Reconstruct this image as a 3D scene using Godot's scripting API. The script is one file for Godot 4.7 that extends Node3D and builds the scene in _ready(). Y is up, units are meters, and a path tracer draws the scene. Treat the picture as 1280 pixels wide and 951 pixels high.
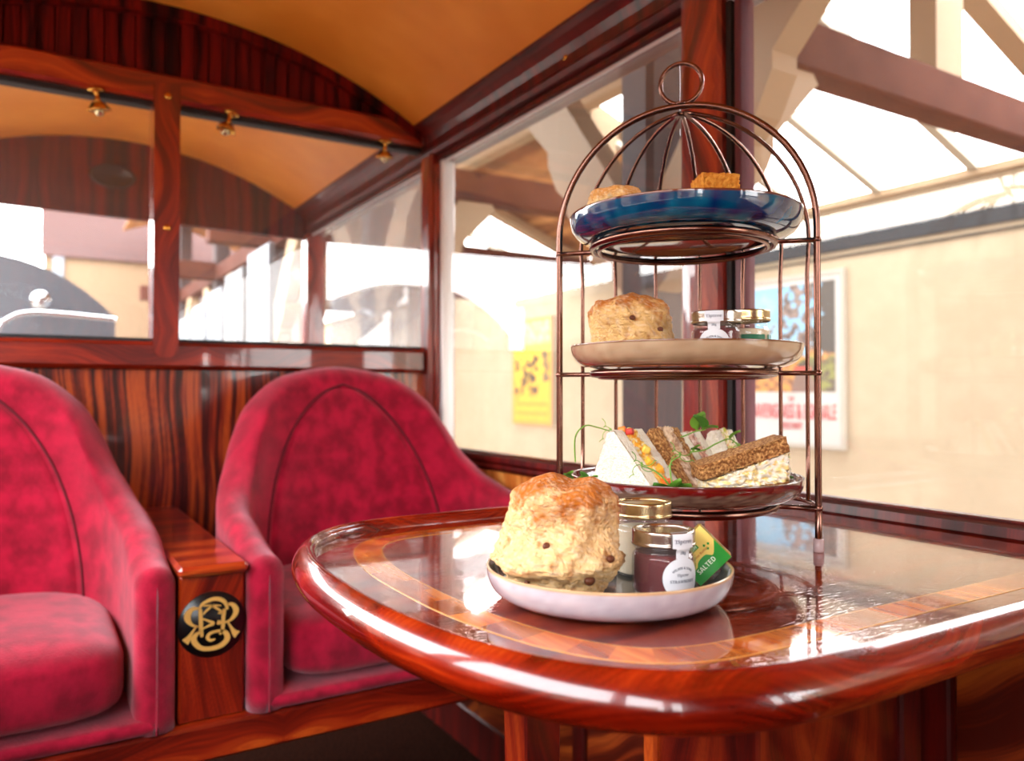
extends Node3D
# A railway saloon: camera at the aisle, partition towards -z, platform side towards +x.

var M := {}
var used := {}
var rng := RandomNumberGenerator.new()
const EYE := 0.81
const TOP := 0.66            # table panel height
const ROOF_MID := 0.235
const SR := Vector3(0.8536, 0, 0.521)    # across the tea stand, left to right
const SF := Vector3(0.521, 0, -0.8536)   # through the tea stand, front to back


func _ready() -> void:
	rng.seed = 7
	set_camera_and_sky()
	make_materials()
	build_carriage()
	build_vestibule()
	build_station()
	build_seats()
	build_table()
	build_stand()
	build_front_plate()
	build_tiers()


func set_camera_and_sky() -> void:
	var env := Environment.new()
	env.tonemap_mode = Environment.TONE_MAPPER_LINEAR
	env.tonemap_exposure = 0.265
	env.background_mode = Environment.BG_SKY
	var sky := Sky.new()
	var sm := ProceduralSkyMaterial.new()      # flat bright overcast
	sm.sky_top_color = Color(0.97, 0.985, 1.0)
	sm.sky_horizon_color = Color(1.0, 0.99, 0.97)
	sm.ground_bottom_color = Color(0.42, 0.41, 0.39)
	sm.ground_horizon_color = Color(0.5, 0.49, 0.47)
	sm.sky_energy_multiplier = 5.5
	sm.ground_energy_multiplier = 2.0
	sky.sky_material = sm
	env.sky = sky
	env.sdfgi_enabled = true
	env.ssao_enabled = true
	env.ssil_enabled = true
	var we := WorldEnvironment.new()
	we.name = "overcast_sky"
	we.environment = env
	add_child(we)
	var cam := Camera3D.new()
	cam.name = "camera"
	add_child(cam)
	cam.position = Vector3(0, EYE, 0)
	cam.rotation_degrees = Vector3(0.845, -31.4027, 0)
	var at := CameraAttributesPhysical.new()
	at.frustum_focal_length = 24.8
	at.frustum_focus_distance = 0.66
	at.exposure_aperture = 5.0
	at.frustum_near = 0.02
	at.frustum_far = 200.0
	cam.attributes = at
	cam.current = true
	cam.fov = 51.64


# ---------------------------------------------------------------- helpers: naming
func numbered(called: String) -> String:
	if not used.has(called):
		used[called] = 0
		return called
	used[called] += 1
	return "%s_%03d" % [called, used[called]]


func thing(called: String, label: String, category: String, at := Vector3.ZERO, group := "") -> Node3D:
	var o := Node3D.new()
	o.name = numbered(called)
	add_child(o)
	o.position = at
	tag(o, label, category, group)
	return o


func tag(o: Node, label: String, category: String, group := "") -> void:
	o.set_meta("label", label)
	o.set_meta("category", category)
	if group != "":
		o.set_meta("group", group)


func add(called: String, mesh: Mesh, m: Material, parent: Node = null, at := Vector3.ZERO) -> MeshInstance3D:
	var o := MeshInstance3D.new()
	o.mesh = mesh
	o.material_override = m
	if parent == null:
		o.name = numbered(called)
		add_child(o)
	else:
		o.name = called
		parent.add_child(o, true)
	o.position = at
	return o


func addw(called: String, mesh: Mesh, m: Material, parent: Node3D) -> MeshInstance3D:   # mesh given in world places
	var base := Vector3.ZERO
	var p: Node = parent
	while p is Node3D and p != self:
		base += (p as Node3D).position
		p = p.get_parent()
	return add(called, mesh, m, parent, -base)


func struct(called: String, mesh: Mesh, m: Material, label := "", at := Vector3.ZERO) -> MeshInstance3D:
	var o := add(called, mesh, m, null, at)
	o.set_meta("kind", "structure")
	if label != "":
		o.set_meta("label", label)
	return o


func frame_node(called: String, label: String) -> Node3D:
	var o := Node3D.new()
	o.name = numbered(called)
	add_child(o)
	o.set_meta("kind", "structure")
	o.set_meta("label", label)
	return o


# ---------------------------------------------------------------- helpers: shapes
func begin(smooth := true) -> SurfaceTool:
	var st := SurfaceTool.new()
	st.begin(Mesh.PRIMITIVE_TRIANGLES)
	st.set_smooth_group(0 if smooth else -1)
	return st


func fin(st: SurfaceTool) -> ArrayMesh:
	st.generate_normals()
	return st.commit()


func quad(st: SurfaceTool, a: Vector3, b: Vector3, c: Vector3, d: Vector3) -> void:   # counter-clockwise from outside
	for v in [a, c, b, a, d, c]:
		st.add_vertex(v)


func tri(st: SurfaceTool, a: Vector3, b: Vector3, c: Vector3) -> void:
	for v in [a, c, b]:
		st.add_vertex(v)


func put_box(st: SurfaceTool, lo: Vector3, hi: Vector3, ch := 0.002) -> void:
	ch = minf(ch, 0.45 * minf(hi.x - lo.x, minf(hi.y - lo.y, hi.z - lo.z)))
	var mid := (lo + hi) / 2
	var h := (hi - lo) / 2
	for ax in 3:
		var u := (ax + 1) % 3
		var v := (ax + 2) % 3
		for s in [-1.0, 1.0]:
			var n := Vector3.ZERO; n[ax] = s
			var U := Vector3.ZERO; U[u] = 1.0
			var V := Vector3.ZERO; V[v] = s
			var c: Vector3 = mid + n * h[ax]
			var hu: Vector3 = U * (h[u] - ch)
			var hv: Vector3 = V * (h[v] - ch)
			quad(st, c - hu - hv, c + hu - hv, c + hu + hv, c - hu + hv)
			if ch > 0.0:
				for t in [-1.0, 1.0]:      # edge between face ax(s) and face u(t)
					var e0 := mid
					e0[ax] += s * h[ax]; e0[u] += t * (h[u] - ch)
					var e1 := mid
					e1[ax] += s * (h[ax] - ch); e1[u] += t * h[u]
					var w := Vector3.ZERO; w[v] = (h[v] - ch) * s * t
					quad(st, e0 - w, e1 - w, e1 + w, e0 + w)
	if ch > 0.0:
		for sx in [-1.0, 1.0]:
			for sy in [-1.0, 1.0]:
				for sz in [-1.0, 1.0]:
					var q := Vector3(sx, sy, sz)
					var a := mid + q * Vector3(h.x, h.y - ch, h.z - ch)
					var b := mid + q * Vector3(h.x - ch, h.y, h.z - ch)
					var c := mid + q * Vector3(h.x - ch, h.y - ch, h.z)
					if sx * sy * sz > 0: tri(st, a, b, c)
					else: tri(st, a, c, b)


func box(lo: Vector3, hi: Vector3, ch := 0.002) -> ArrayMesh:
	var st := begin(false)
	put_box(st, lo, hi, ch)
	return fin(st)


func put_rows(st: SurfaceTool, rows: Array, wrap := false, col = null, cap := false) -> void:
	# rows of equally many points; wrap joins the last column to the first; col(point, i, j) -> Color
	var n: int = rows[0].size()
	for i in rows.size() - 1:
		var ra: PackedVector3Array = rows[i]
		var rb: PackedVector3Array = rows[i + 1]
		for j in (n if wrap else n - 1):
			var k := (j + 1) % n
			var idx := [[i, j], [i + 1, k], [i, k], [i, j], [i + 1, j], [i + 1, k]]
			for e in idx:
				var p: Vector3 = (ra if e[0] == i else rb)[e[1]]
				if col != null:
					st.set_color(col.call(p, e[0], e[1]))
				st.set_uv(Vector2(float(j + (1 if e[1] == k else 0)) / n, float(e[0]) / rows.size()))
				st.add_vertex(p)
	if cap:
		for i in [0, rows.size() - 1]:
			var r: PackedVector3Array = rows[i]
			var c := Vector3.ZERO
			for p in r: c += p
			c /= r.size()
			for j in n:
				var a := r[j]
				var b := r[(j + 1) % n]
				for p in ([c, b, a] if i == 0 else [c, a, b]):
					if col != null: st.set_color(col.call(p, i, j))
					st.set_uv(Vector2(0.5, 0.5))
					st.add_vertex(p)


func rows_mesh(rows: Array, wrap := false, col = null, cap := false) -> ArrayMesh:
	var st := begin()
	put_rows(st, rows, wrap, col, cap)
	return fin(st)


func put_lathe(st: SurfaceTool, prof: Array, at := Vector3.ZERO, n := 48, col = null, squash := Vector2.ONE) -> void:
	var rows := []
	for p in prof:
		var r := PackedVector3Array()
		for j in n:
			var a := TAU * j / n
			r.append(at + Vector3(cos(a) * p.x * squash.x, p.y, -sin(a) * p.x * squash.y))
		rows.append(r)
	put_rows(st, rows, true, col)


func lathe(prof: Array, n := 48, at := Vector3.ZERO, col = null) -> ArrayMesh:
	var st := begin()
	put_lathe(st, prof, at, n, col)
	return fin(st)


func smooth_prof(pts: Array, per := 5) -> Array:     # Catmull-Rom through 2D points
	var out := []
	for i in pts.size() - 1:
		var p0: Vector2 = pts[maxi(i - 1, 0)]
		var p1: Vector2 = pts[i]
		var p2: Vector2 = pts[i + 1]
		var p3: Vector2 = pts[mini(i + 2, pts.size() - 1)]
		for k in per:
			out.append(p1.cubic_interpolate(p2, p0, p3, float(k) / per))
	out.append(pts[-1])
	return out


func smooth_path(pts: Array, per := 6) -> PackedVector3Array:
	var out := PackedVector3Array()
	for i in pts.size() - 1:
		var p0: Vector3 = pts[maxi(i - 1, 0)]
		var p3: Vector3 = pts[mini(i + 2, pts.size() - 1)]
		for k in per:
			out.append((pts[i] as Vector3).cubic_interpolate(pts[i + 1], p0, p3, float(k) / per))
	out.append(pts[-1])
	return out


func put_tube(st: SurfaceTool, path: PackedVector3Array, r: float, n := 10, closed := false, r_end := -1.0) -> void:
	var rows := []
	var m := path.size()
	var side := Vector3.ZERO
	for i in m:
		var a := path[(i - 1 + m) % m] if closed or i > 0 else path[0]
		var b := path[(i + 1) % m] if closed or i < m - 1 else path[m - 1]
		var t := (b - a).normalized()
		if side == Vector3.ZERO:
			side = t.cross(Vector3.UP if absf(t.y) < 0.9 else Vector3.RIGHT).normalized()
		side = (side - t * side.dot(t)).normalized()
		var up := t.cross(side)
		var rr := r if r_end < 0 else lerpf(r, r_end, float(i) / (m - 1))
		var row := PackedVector3Array()
		for j in n:
			var w := TAU * j / n
			row.append(path[i] + (side * cos(w) + up * sin(w)) * rr)
		rows.append(row)
	if closed:
		rows.append(rows[0])
	put_rows(st, rows, true, null, not closed)


func tube(path: PackedVector3Array, r: float, n := 10, closed := false, r_end := -1.0) -> ArrayMesh:
	var st := begin()
	put_tube(st, path, r, n, closed, r_end)
	return fin(st)


func ring_path(c: Vector3, r: float, a: Vector3, b: Vector3, n := 64) -> PackedVector3Array:
	var p := PackedVector3Array()
	for i in n:
		var w := TAU * i / n
		p.append(c + (a * cos(w) + b * sin(w)) * r)
	return p


func put_prism(st: SurfaceTool, poly: PackedVector2Array, place: Callable, d0: float, d1: float) -> void:
	# flat polygon, place(Vector2, depth) -> Vector3
	var idx := Geometry2D.triangulate_polygon(poly)
	for i in range(0, idx.size(), 3):
		var a := poly[idx[i]]
		var b := poly[idx[i + 1]]
		var c := poly[idx[i + 2]]
		for v in [place.call(a, d1), place.call(b, d1), place.call(c, d1), place.call(a, d0), place.call(c, d0), place.call(b, d0)]:
			st.add_vertex(v)
	for i in poly.size():
		var a := poly[i]
		var b := poly[(i + 1) % poly.size()]
		quad(st, place.call(a, d0), place.call(b, d0), place.call(b, d1), place.call(a, d1))


func prism(poly: PackedVector2Array, place: Callable, d0: float, d1: float) -> ArrayMesh:
	var st := begin(false)
	put_prism(st, poly, place, d0, d1)
	return fin(st)


func xy(z: float) -> Callable:      # polygon in x,y; depth along z
	return func(p: Vector2, d: float) -> Vector3: return Vector3(p.x, p.y, z + d)


func along_z(p: Vector2, d: float) -> Vector3: return Vector3(p.x, p.y, d)
func flat_xz(p: Vector2, d: float) -> Vector3: return Vector3(p.x, d, p.y)
func along_x(p: Vector2, d: float) -> Vector3: return Vector3(d, p.y, p.x)     # polygon in z,y


func superell(a: Vector3, e1: float, e2: float, n := 40, m := 24, dent = null) -> ArrayMesh:
	var rows := []
	for i in m + 1:
		var v := -PI / 2 + PI * i / m
		var row := PackedVector3Array()
		for j in n:
			var u := TAU * j / n
			var cv := pow(absf(cos(v)), e1)
			var p := Vector3(a.x * cv * signf(cos(u)) * pow(absf(cos(u)), e2), a.y * signf(sin(v)) * pow(absf(sin(v)), e1), a.z * cv * signf(sin(u)) * pow(absf(sin(u)), e2))
			row.append(dent.call(p) if dent != null else p)
		rows.append(row)
	return rows_mesh(rows, true)


func slab(poly: PackedVector2Array, d0: float, d1: float, step: float, amp: float, freq: float, sd: int, col = null, soft := 0.0015) -> ArrayMesh:
	# a soft, slightly uneven slice: outline in local x,y, thickness along local z
	var ring := PackedVector2Array()
	for i in poly.size():
		var a := poly[i]
		var b := poly[(i + 1) % poly.size()]
		var k := maxi(1, int(a.distance_to(b) / step))
		for q in k: ring.append(a.lerp(b, float(q) / k))
	var c := Vector2.ZERO
	for p in poly: c += p
	c /= poly.size()
	var fn := FastNoiseLite.new()
	fn.seed = sd; fn.frequency = freq; fn.fractal_octaves = 3
	var rows := []
	var plan := []
	var far := 0.0
	for q in ring: far = maxf(far, q.distance_to(c))
	var caps := clampi(int(far / step), 5, 26)
	for i in caps: plan.append([d0, float(i) / caps])
	plan.append([d0, 1.0 - soft / 0.03])
	var side := maxi(2, int((d1 - d0) / step))
	for i in side + 1: plan.append([lerpf(d0 + soft, d1 - soft, float(i) / side), 1.0])
	plan.append([d1, 1.0 - soft / 0.03])
	for i in caps: plan.append([d1, float(caps - 1 - i) / caps])
	for q in plan:
		var r := PackedVector3Array()
		for p in ring:
			var w: Vector2 = c + (p - c) * q[1]
			var v := Vector3(w.x, w.y, q[0])
			var nn: Vector3 = Vector3(p.x - c.x, p.y - c.y, 0).normalized() * q[1]
			nn.z = (q[0] - (d0 + d1) / 2) / (d1 - d0) * 2.0 * (1.0 if q[1] < 0.999 else 0.3)
			r.append(v + nn * fn.get_noise_3dv(v) * amp)
		rows.append(r)
	return rows_mesh(rows, true, col)


func letters(words: String, height: float, bold := false, serif := false, italic := false, depth := 0.0002, place = null) -> ArrayMesh:
	# raised lettering with capitals of the given height; place(Vector3) bends it onto its label
	var f := SystemFont.new()
	f.font_names = PackedStringArray(["Droid Serif" if serif else "Droid Sans"])
	f.font_weight = 700 if bold else 400
	f.font_italic = italic
	var t := TextMesh.new()
	t.text = words
	t.font = f
	t.font_size = 48
	t.pixel_size = 0.01
	t.depth = 0.1
	t.curve_step = 4.0
	var arr := t.get_mesh_arrays()
	var vs: PackedVector3Array = arr[Mesh.ARRAY_VERTEX]
	var ix = arr[Mesh.ARRAY_INDEX]
	if ix == null: ix = range(vs.size())
	var k := height / 0.35
	var st := begin(false)
	for i in ix:
		var v := Vector3(vs[i].x * k, vs[i].y * k, depth if vs[i].z > 0 else 0.0)
		st.add_vertex(place.call(v) if place != null else v)
	return fin(st)


# ---------------------------------------------------------------- materials
func mat(key: String, c: Color, rough := 0.5, metal := 0.0) -> StandardMaterial3D:
	var m := StandardMaterial3D.new()
	m.resource_name = key
	m.albedo_color = c
	m.roughness = rough
	m.metallic = metal
	m.cull_mode = BaseMaterial3D.CULL_DISABLED
	M[key] = m
	return m


func C8(r: int, g: int, b: int) -> Color:
	return Color(r / 255.0, g / 255.0, b / 255.0)


func grain_image(w: int, h: int, sd: int, dark: Color, base: Color, light: Color, bands: float, warp: float, contrast: float, shear := 0.0) -> Image:
	# grain runs along v; shear leans it
	var n1 := FastNoiseLite.new(); n1.seed = sd; n1.frequency = 0.01; n1.fractal_octaves = 2
	var n2 := FastNoiseLite.new(); n2.seed = sd + 1; n2.frequency = 0.02; n2.fractal_octaves = 3
	var n3 := FastNoiseLite.new(); n3.seed = sd + 2; n3.frequency = 0.25; n3.fractal_octaves = 2
	var im := Image.create(w, h, false, Image.FORMAT_RGB8)
	for y in h:
		for x in w:
			var mx := x if shear != 0.0 else mini(x, w - 1 - x)      # bookmatched, so that repeats join
			var my := y if shear != 0.0 else mini(y, h - 1 - y)
			var sx := mx + shear * my + warp * n1.get_noise_2d(mx * 0.6, my * 0.5)
			var a := n2.get_noise_2d(sx * bands, my * 0.06)
			var b := n3.get_noise_2d(sx * 1.6, my * 0.05)
			var t := clampf(0.5 + contrast * (a * 1.1 + b * 0.35), 0.0, 1.0)
			im.set_pixel(x, y, dark.lerp(base, t * 2.0) if t < 0.5 else base.lerp(light, t * 2.0 - 1.0))
	return im


func tex(im: Image) -> ImageTexture:
	return ImageTexture.create_from_image(im)


func mottle_image(size: int, sd: int, a: Color, b: Color, freq: float, gain := 1.0, oct := 4, sy := 1.0) -> Image:
	var n := FastNoiseLite.new(); n.seed = sd; n.frequency = freq; n.fractal_octaves = oct
	var im := Image.create(size, size, false, Image.FORMAT_RGB8)
	for y in size:
		for x in size:
			im.set_pixel(x, y, a.lerp(b, clampf(0.5 + gain * n.get_noise_2d(mini(x, size - 1 - x), mini(y, size - 1 - y) * sy), 0.0, 1.0)))
	return im


func tri_map(m: StandardMaterial3D, im: Image, scale: Vector3, world := true) -> StandardMaterial3D:
	m.albedo_texture = tex(im)
	m.albedo_color = Color.WHITE
	m.uv1_triplanar = true
	m.uv1_world_triplanar = world
	m.uv1_scale = scale
	m.uv1_triplanar_sharpness = 4.0
	return m


func noise_bump(m: StandardMaterial3D, sd: int, freq: float, cm: float, size := 256) -> void:
	m.heightmap_enabled = true
	m.heightmap_texture = tex(mottle_image(size, sd, Color.BLACK, Color.WHITE, freq, 1.2))
	m.heightmap_scale = cm


func polish(m: StandardMaterial3D, coat := 1.0, coat_rough := 0.03) -> StandardMaterial3D:
	m.clearcoat_enabled = true
	m.clearcoat = coat
	m.clearcoat_roughness = coat_rough
	return m


func make_materials() -> void:
	var dk := C8(86, 8, 1)
	var md := C8(152, 36, 8)
	var lt := C8(206, 86, 25)
	var gv := grain_image(384, 384, 11, dk, md, lt, 1.0, 30.0, 0.8)
	var gh := gv.duplicate() as Image
	gh.rotate_90(CLOCKWISE)
	polish(tri_map(mat("mahogany_upright", Color.WHITE, 0.35), gv, Vector3(1.6, 1.6, 1.6)))
	polish(tri_map(mat("mahogany_level", Color.WHITE, 0.35), gh, Vector3(1.6, 1.6, 1.6)))
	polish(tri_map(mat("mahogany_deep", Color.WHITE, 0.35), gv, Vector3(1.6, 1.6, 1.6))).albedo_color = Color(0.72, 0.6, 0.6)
	var dv := grain_image(256, 256, 15, C8(44, 4, 2), C8(88, 10, 6), C8(122, 24, 12), 1.6, 10.0, 0.8)
	polish(tri_map(mat("dark_mahogany", Color.WHITE, 0.4), dv, Vector3(2.2, 2.2, 2.2)), 0.4, 0.12)
	var hd := grain_image(256, 256, 17, C8(30, 1, 1), C8(74, 4, 2), C8(112, 14, 6), 2.4, 8.0, 0.9)
	var hm := tri_map(mat("header_board", Color.WHITE, 0.55), hd, Vector3(2.2, 2.2, 2.2))
	hm.metallic_specular = 0.25
	var zb := grain_image(512, 512, 21, C8(46, 6, 2), C8(116, 32, 10), C8(180, 78, 26), 6.0, 7.0, 1.3)
	polish(tri_map(mat("zebra_veneer", Color.WHITE, 0.35), zb, Vector3(1, 1, 1)), 0.9, 0.05)
	var rb := grain_image(512, 512, 31, C8(78, 18, 6), C8(132, 46, 15), C8(184, 86, 30), 1.4, 16.0, 1.2, 0.55)
	rb.rotate_90(CLOCKWISE)
	polish(tri_map(mat("ribbon_veneer", Color.WHITE, 0.35), rb, Vector3(1.3, 1.3, 1.3)), 0.8, 0.06)
	var fz := grain_image(128, 256, 33, C8(170, 82, 28), C8(212, 122, 50), C8(232, 156, 78), 3.0, 10.0, 1.1)
	polish(tri_map(mat("frieze_veneer", Color.WHITE, 0.35), fz, Vector3(3, 3, 3)), 0.8, 0.06)
	# table: deep red panel under thick varnish, a little uneven
	var tp := grain_image(512, 512, 41, C8(74, 15, 6), C8(122, 36, 14), C8(160, 62, 24), 1.4, 24.0, 0.8)
	tp.rotate_90(CLOCKWISE)
	var tm := polish(tri_map(mat("table_panel", Color.WHITE, 0.06), tp, Vector3(1.9, 1.9, 1.9)), 1.0, 0.015)
	tm.metallic_specular = 0.52
	tm.normal_enabled = true
	tm.normal_scale = 0.05
	var nt := mottle_image(512, 43, Color.BLACK, Color.WHITE, 0.05, 1.0, 3, 7.0)
	nt.bump_map_to_normal_map(2.0)
	tm.normal_texture = tex(nt)
	var rm := polish(tri_map(mat("table_rim", Color.WHITE, 0.2), gh, Vector3(2.4, 2.4, 2.4)), 1.0, 0.02)
	rm.albedo_color = Color(0.95, 0.9, 0.85)
	for i in 3:
		var im := grain_image(96, 96, 50 + i, C8(176, 76, 22).darkened(0.12 * i), C8(216, 108, 36).darkened(0.1 * i), C8(236, 140, 56).darkened(0.08 * i), 2.0, 8.0, 0.9)
		var q := polish(tri_map(mat("crossband_%d" % i, Color.WHITE, 0.08), im, Vector3(9, 9, 9)), 1.0, 0.015)
		q.metallic_specular = 0.35
	polish(mat("stringing", C8(222, 158, 74), 0.1), 1.0, 0.02)
	# ceiling
	var cm := tri_map(mat("ceiling_lining", Color.WHITE, 0.42), mottle_image(256, 61, C8(214, 124, 38), C8(232, 146, 56), 0.012, 1.0), Vector3(1, 1, 1))
	cm.metallic_specular = 0.45
	# cloth
	var vm := tri_map(mat("velvet", Color.WHITE, 0.9), mottle_image(512, 71, C8(190, 176, 184), C8(255, 255, 255), 0.02, 1.1, 5, 0.8), Vector3(2.2, 2.2, 2.2))
	vm.albedo_color = C8(172, 14, 50)
	vm.rim_enabled = true
	vm.rim = 1.0
	vm.rim_tint = 0.3
	vm.metallic_specular = 0.25
	noise_bump(vm, 72, 0.25, 0.03, 512)
	var fm := tri_map(mat("carpet", Color.WHITE, 1.0), mottle_image(256, 75, C8(26, 12, 8), C8(58, 30, 20), 0.2, 1.2), Vector3(3, 3, 3))
	noise_bump(fm, 76, 0.3, 0.3)
	fm.metallic_specular = 0.1
	# metals
	mat("copper_wire", C8(132, 96, 84), 0.22, 1.0)
	mat("brass", C8(214, 156, 72), 0.22, 1.0)
	mat("gold_lid", C8(206, 190, 150), 0.24, 1.0)
	mat("steel_lid", C8(206, 202, 194), 0.24, 1.0)
	mat("chrome", C8(215, 218, 222), 0.12, 1.0)
	mat("aluminium_strip", C8(232, 232, 234), 0.35, 0.4)
	mat("rubber", C8(26, 22, 24), 0.6)
	mat("purple_seal", C8(96, 44, 58), 0.4)
	mat("clear_rubber", C8(176, 150, 150), 0.2)
	mat("black_enamel", C8(9, 8, 10), 0.3)
	mat("gilt", C8(226, 176, 92), 0.45, 0.1)
	# glass
	var g := mat("window_glass", Color(1, 1, 1, 0.03), 0.0)
	g.transparency = BaseMaterial3D.TRANSPARENCY_ALPHA
	var hz := mat("reflection_veil", Color(0.86, 0.88, 0.9, 0.35), 0.05)  # pale veil that imitates a reflection in the side window
	hz.transparency = BaseMaterial3D.TRANSPARENCY_ALPHA
	var jg := mat("jar_glass", Color(1, 1, 1, 0.04), 0.02)
	jg.transparency = BaseMaterial3D.TRANSPARENCY_ALPHA
	# station
	var wall := tri_map(mat("cream_paint", Color.WHITE, 0.85), mottle_image(256, 81, C8(181, 162, 135), C8(188, 169, 142), 0.02, 1.0), Vector3(0.7, 0.7, 0.7))
	wall.metallic_specular = 0.2
	mat("black_paint", C8(14, 13, 13), 0.6)
	var bm := tri_map(mat("brown_paint", Color.WHITE, 0.75), mottle_image(128, 83, C8(78, 42, 32), C8(92, 52, 40), 0.03, 1.0), Vector3(1, 1, 1))
	bm.metallic_specular = 0.2
	mat("mauve_paint", C8(58, 45, 45), 0.75)
	mat("beige_paint", C8(166, 138, 106), 0.7)
	mat("dull_beige", C8(136, 110, 82), 0.8)
	mat("dull_mauve", C8(92, 66, 64), 0.8)
	mat("glazing_bar", C8(196, 184, 166), 0.6)
	var rbm := grain_image(256, 256, 85, C8(128, 78, 36), C8(176, 116, 62), C8(202, 146, 86), 1.2, 12.0, 0.9)
	tri_map(mat("roof_board", Color.WHITE, 0.7), rbm, Vector3(1, 1, 1))
	tri_map(mat("paving", Color.WHITE, 0.9), mottle_image(256, 87, C8(186, 178, 168), C8(212, 205, 194), 0.1, 1.0), Vector3(0.8, 0.8, 0.8))
	tri_map(mat("ballast", Color.WHITE, 1.0), mottle_image(256, 88, C8(118, 112, 104), C8(176, 170, 160), 0.25, 1.4), Vector3(0.8, 0.8, 0.8))
	mat("added_shed_wall", C8(142, 118, 100), 0.9)
	mat("poster_white", C8(196, 192, 186), 0.5)
	mat("poster_red", C8(176, 22, 30), 0.6)
	mat("poster_frame", C8(178, 170, 156), 0.5)
	mat("slate_paint", C8(48, 55, 64), 0.5)
	mat("grey_paint", C8(118, 119, 120), 0.6)
	mat("white_board", C8(122, 128, 136), 0.5)
	# crockery
	var bl := mat("blue_glaze", Color.WHITE, 0.1); bl.vertex_color_use_as_albedo = true; polish(bl, 1.0, 0.03)
	var tg := mat("taupe_glaze", Color.WHITE, 0.15); tg.vertex_color_use_as_albedo = true; polish(tg, 1.0, 0.04)
	var bg := mat("burgundy_glaze", Color.WHITE, 0.15); bg.vertex_color_use_as_albedo = true; polish(bg, 1.0, 0.04)
	var gg := mat("grey_glaze", Color.WHITE, 0.2); gg.vertex_color_use_as_albedo = true; polish(gg, 0.9, 0.06)
	# food
	var cr := mat("crumb", Color.WHITE, 0.75); cr.vertex_color_use_as_albedo = true; cr.metallic_specular = 0.3
	noise_bump(cr, 91, 0.08, 0.12)
	cr.uv1_triplanar = true; cr.uv1_scale = Vector3(14, 14, 14)
	var wb := tri_map(mat("white_bread", Color.WHITE, 0.9), mottle_image(256, 92, C8(240, 228, 204), C8(252, 244, 228), 0.06, 1.0), Vector3(13, 13, 13), false)
	noise_bump(wb, 93, 0.12, 0.08)
	var bb := tri_map(mat("brown_bread", Color.WHITE, 0.9), mottle_image(256, 94, C8(136, 80, 34), C8(220, 166, 102), 0.075, 1.3), Vector3(13, 13, 13), false)
	noise_bump(bb, 95, 0.1, 0.15)
	var fl := mat("filling", Color.WHITE, 0.5); fl.vertex_color_use_as_albedo = true
	var lf := mat("leaf", C8(112, 166, 56), 0.5)
	lf.backlight_enabled = true; lf.backlight = C8(60, 90, 20)
	mat("stem", C8(120, 164, 62), 0.5)
	mat("dark_leaf", C8(72, 128, 44), 0.5)
	var jam := mat("jam", C8(92, 5, 16), 0.3); jam.metallic_specular = 0.3
	mat("raisin", C8(96, 44, 14), 0.5)
	mat("cream_fill", C8(236, 224, 196), 0.5)
	mat("label_paper", C8(226, 228, 234), 0.35)
	mat("label_ink", C8(96, 100, 116), 0.6)
	mat("green_band", C8(0, 112, 74), 0.4)
	mat("packet_yellow", C8(244, 214, 112), 0.35)
	mat("packet_olive", C8(150, 118, 28), 0.5)
	mat("packet_green", C8(20, 142, 36), 0.35)
	mat("ink_red", C8(196, 96, 60), 0.6)
	mat("ink_brown", C8(206, 130, 50), 0.6)
	mat("ink_white", C8(225, 240, 215), 0.6)


# ---------------------------------------------------------------- the carriage
const ARCH_R := 1.1
const PEAK := 1.622
const XW := 0.85         # inner face of the platform side
const XL := -0.40        # inner face of the far side, behind the camera's left
const ZP := -1.80        # partition
const ZF := -2.82        # end of the vestibule
const ZR := 1.30         # end behind the camera


func arch_y(x: float) -> float:
	var d := x - ROOF_MID
	return PEAK - (ARCH_R - sqrt(ARCH_R * ARCH_R - d * d))


func arch_poly(x0: float, x1: float, drop_in: float, drop_out: float, n := 36) -> PackedVector2Array:
	var p := PackedVector2Array()
	for i in n + 1:
		var x := lerpf(x0, x1, float(i) / n)
		p.append(Vector2(x, arch_y(x) - drop_in))
	for i in n + 1:
		var x := lerpf(x1, x0, float(i) / n)
		p.append(Vector2(x, arch_y(x) - drop_out))
	return p


func screw(parent: Node3D, at: Vector3, n: Vector3, r := 0.007) -> void:
	var o := addw("screw", lathe([Vector2(r, 0), Vector2(r, 0.0008), Vector2(r * 0.7, 0.002), Vector2(0, 0.0024)], 14), M.brass, parent)
	o.position += at
	o.quaternion = Quaternion(Vector3.UP, n)


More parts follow.
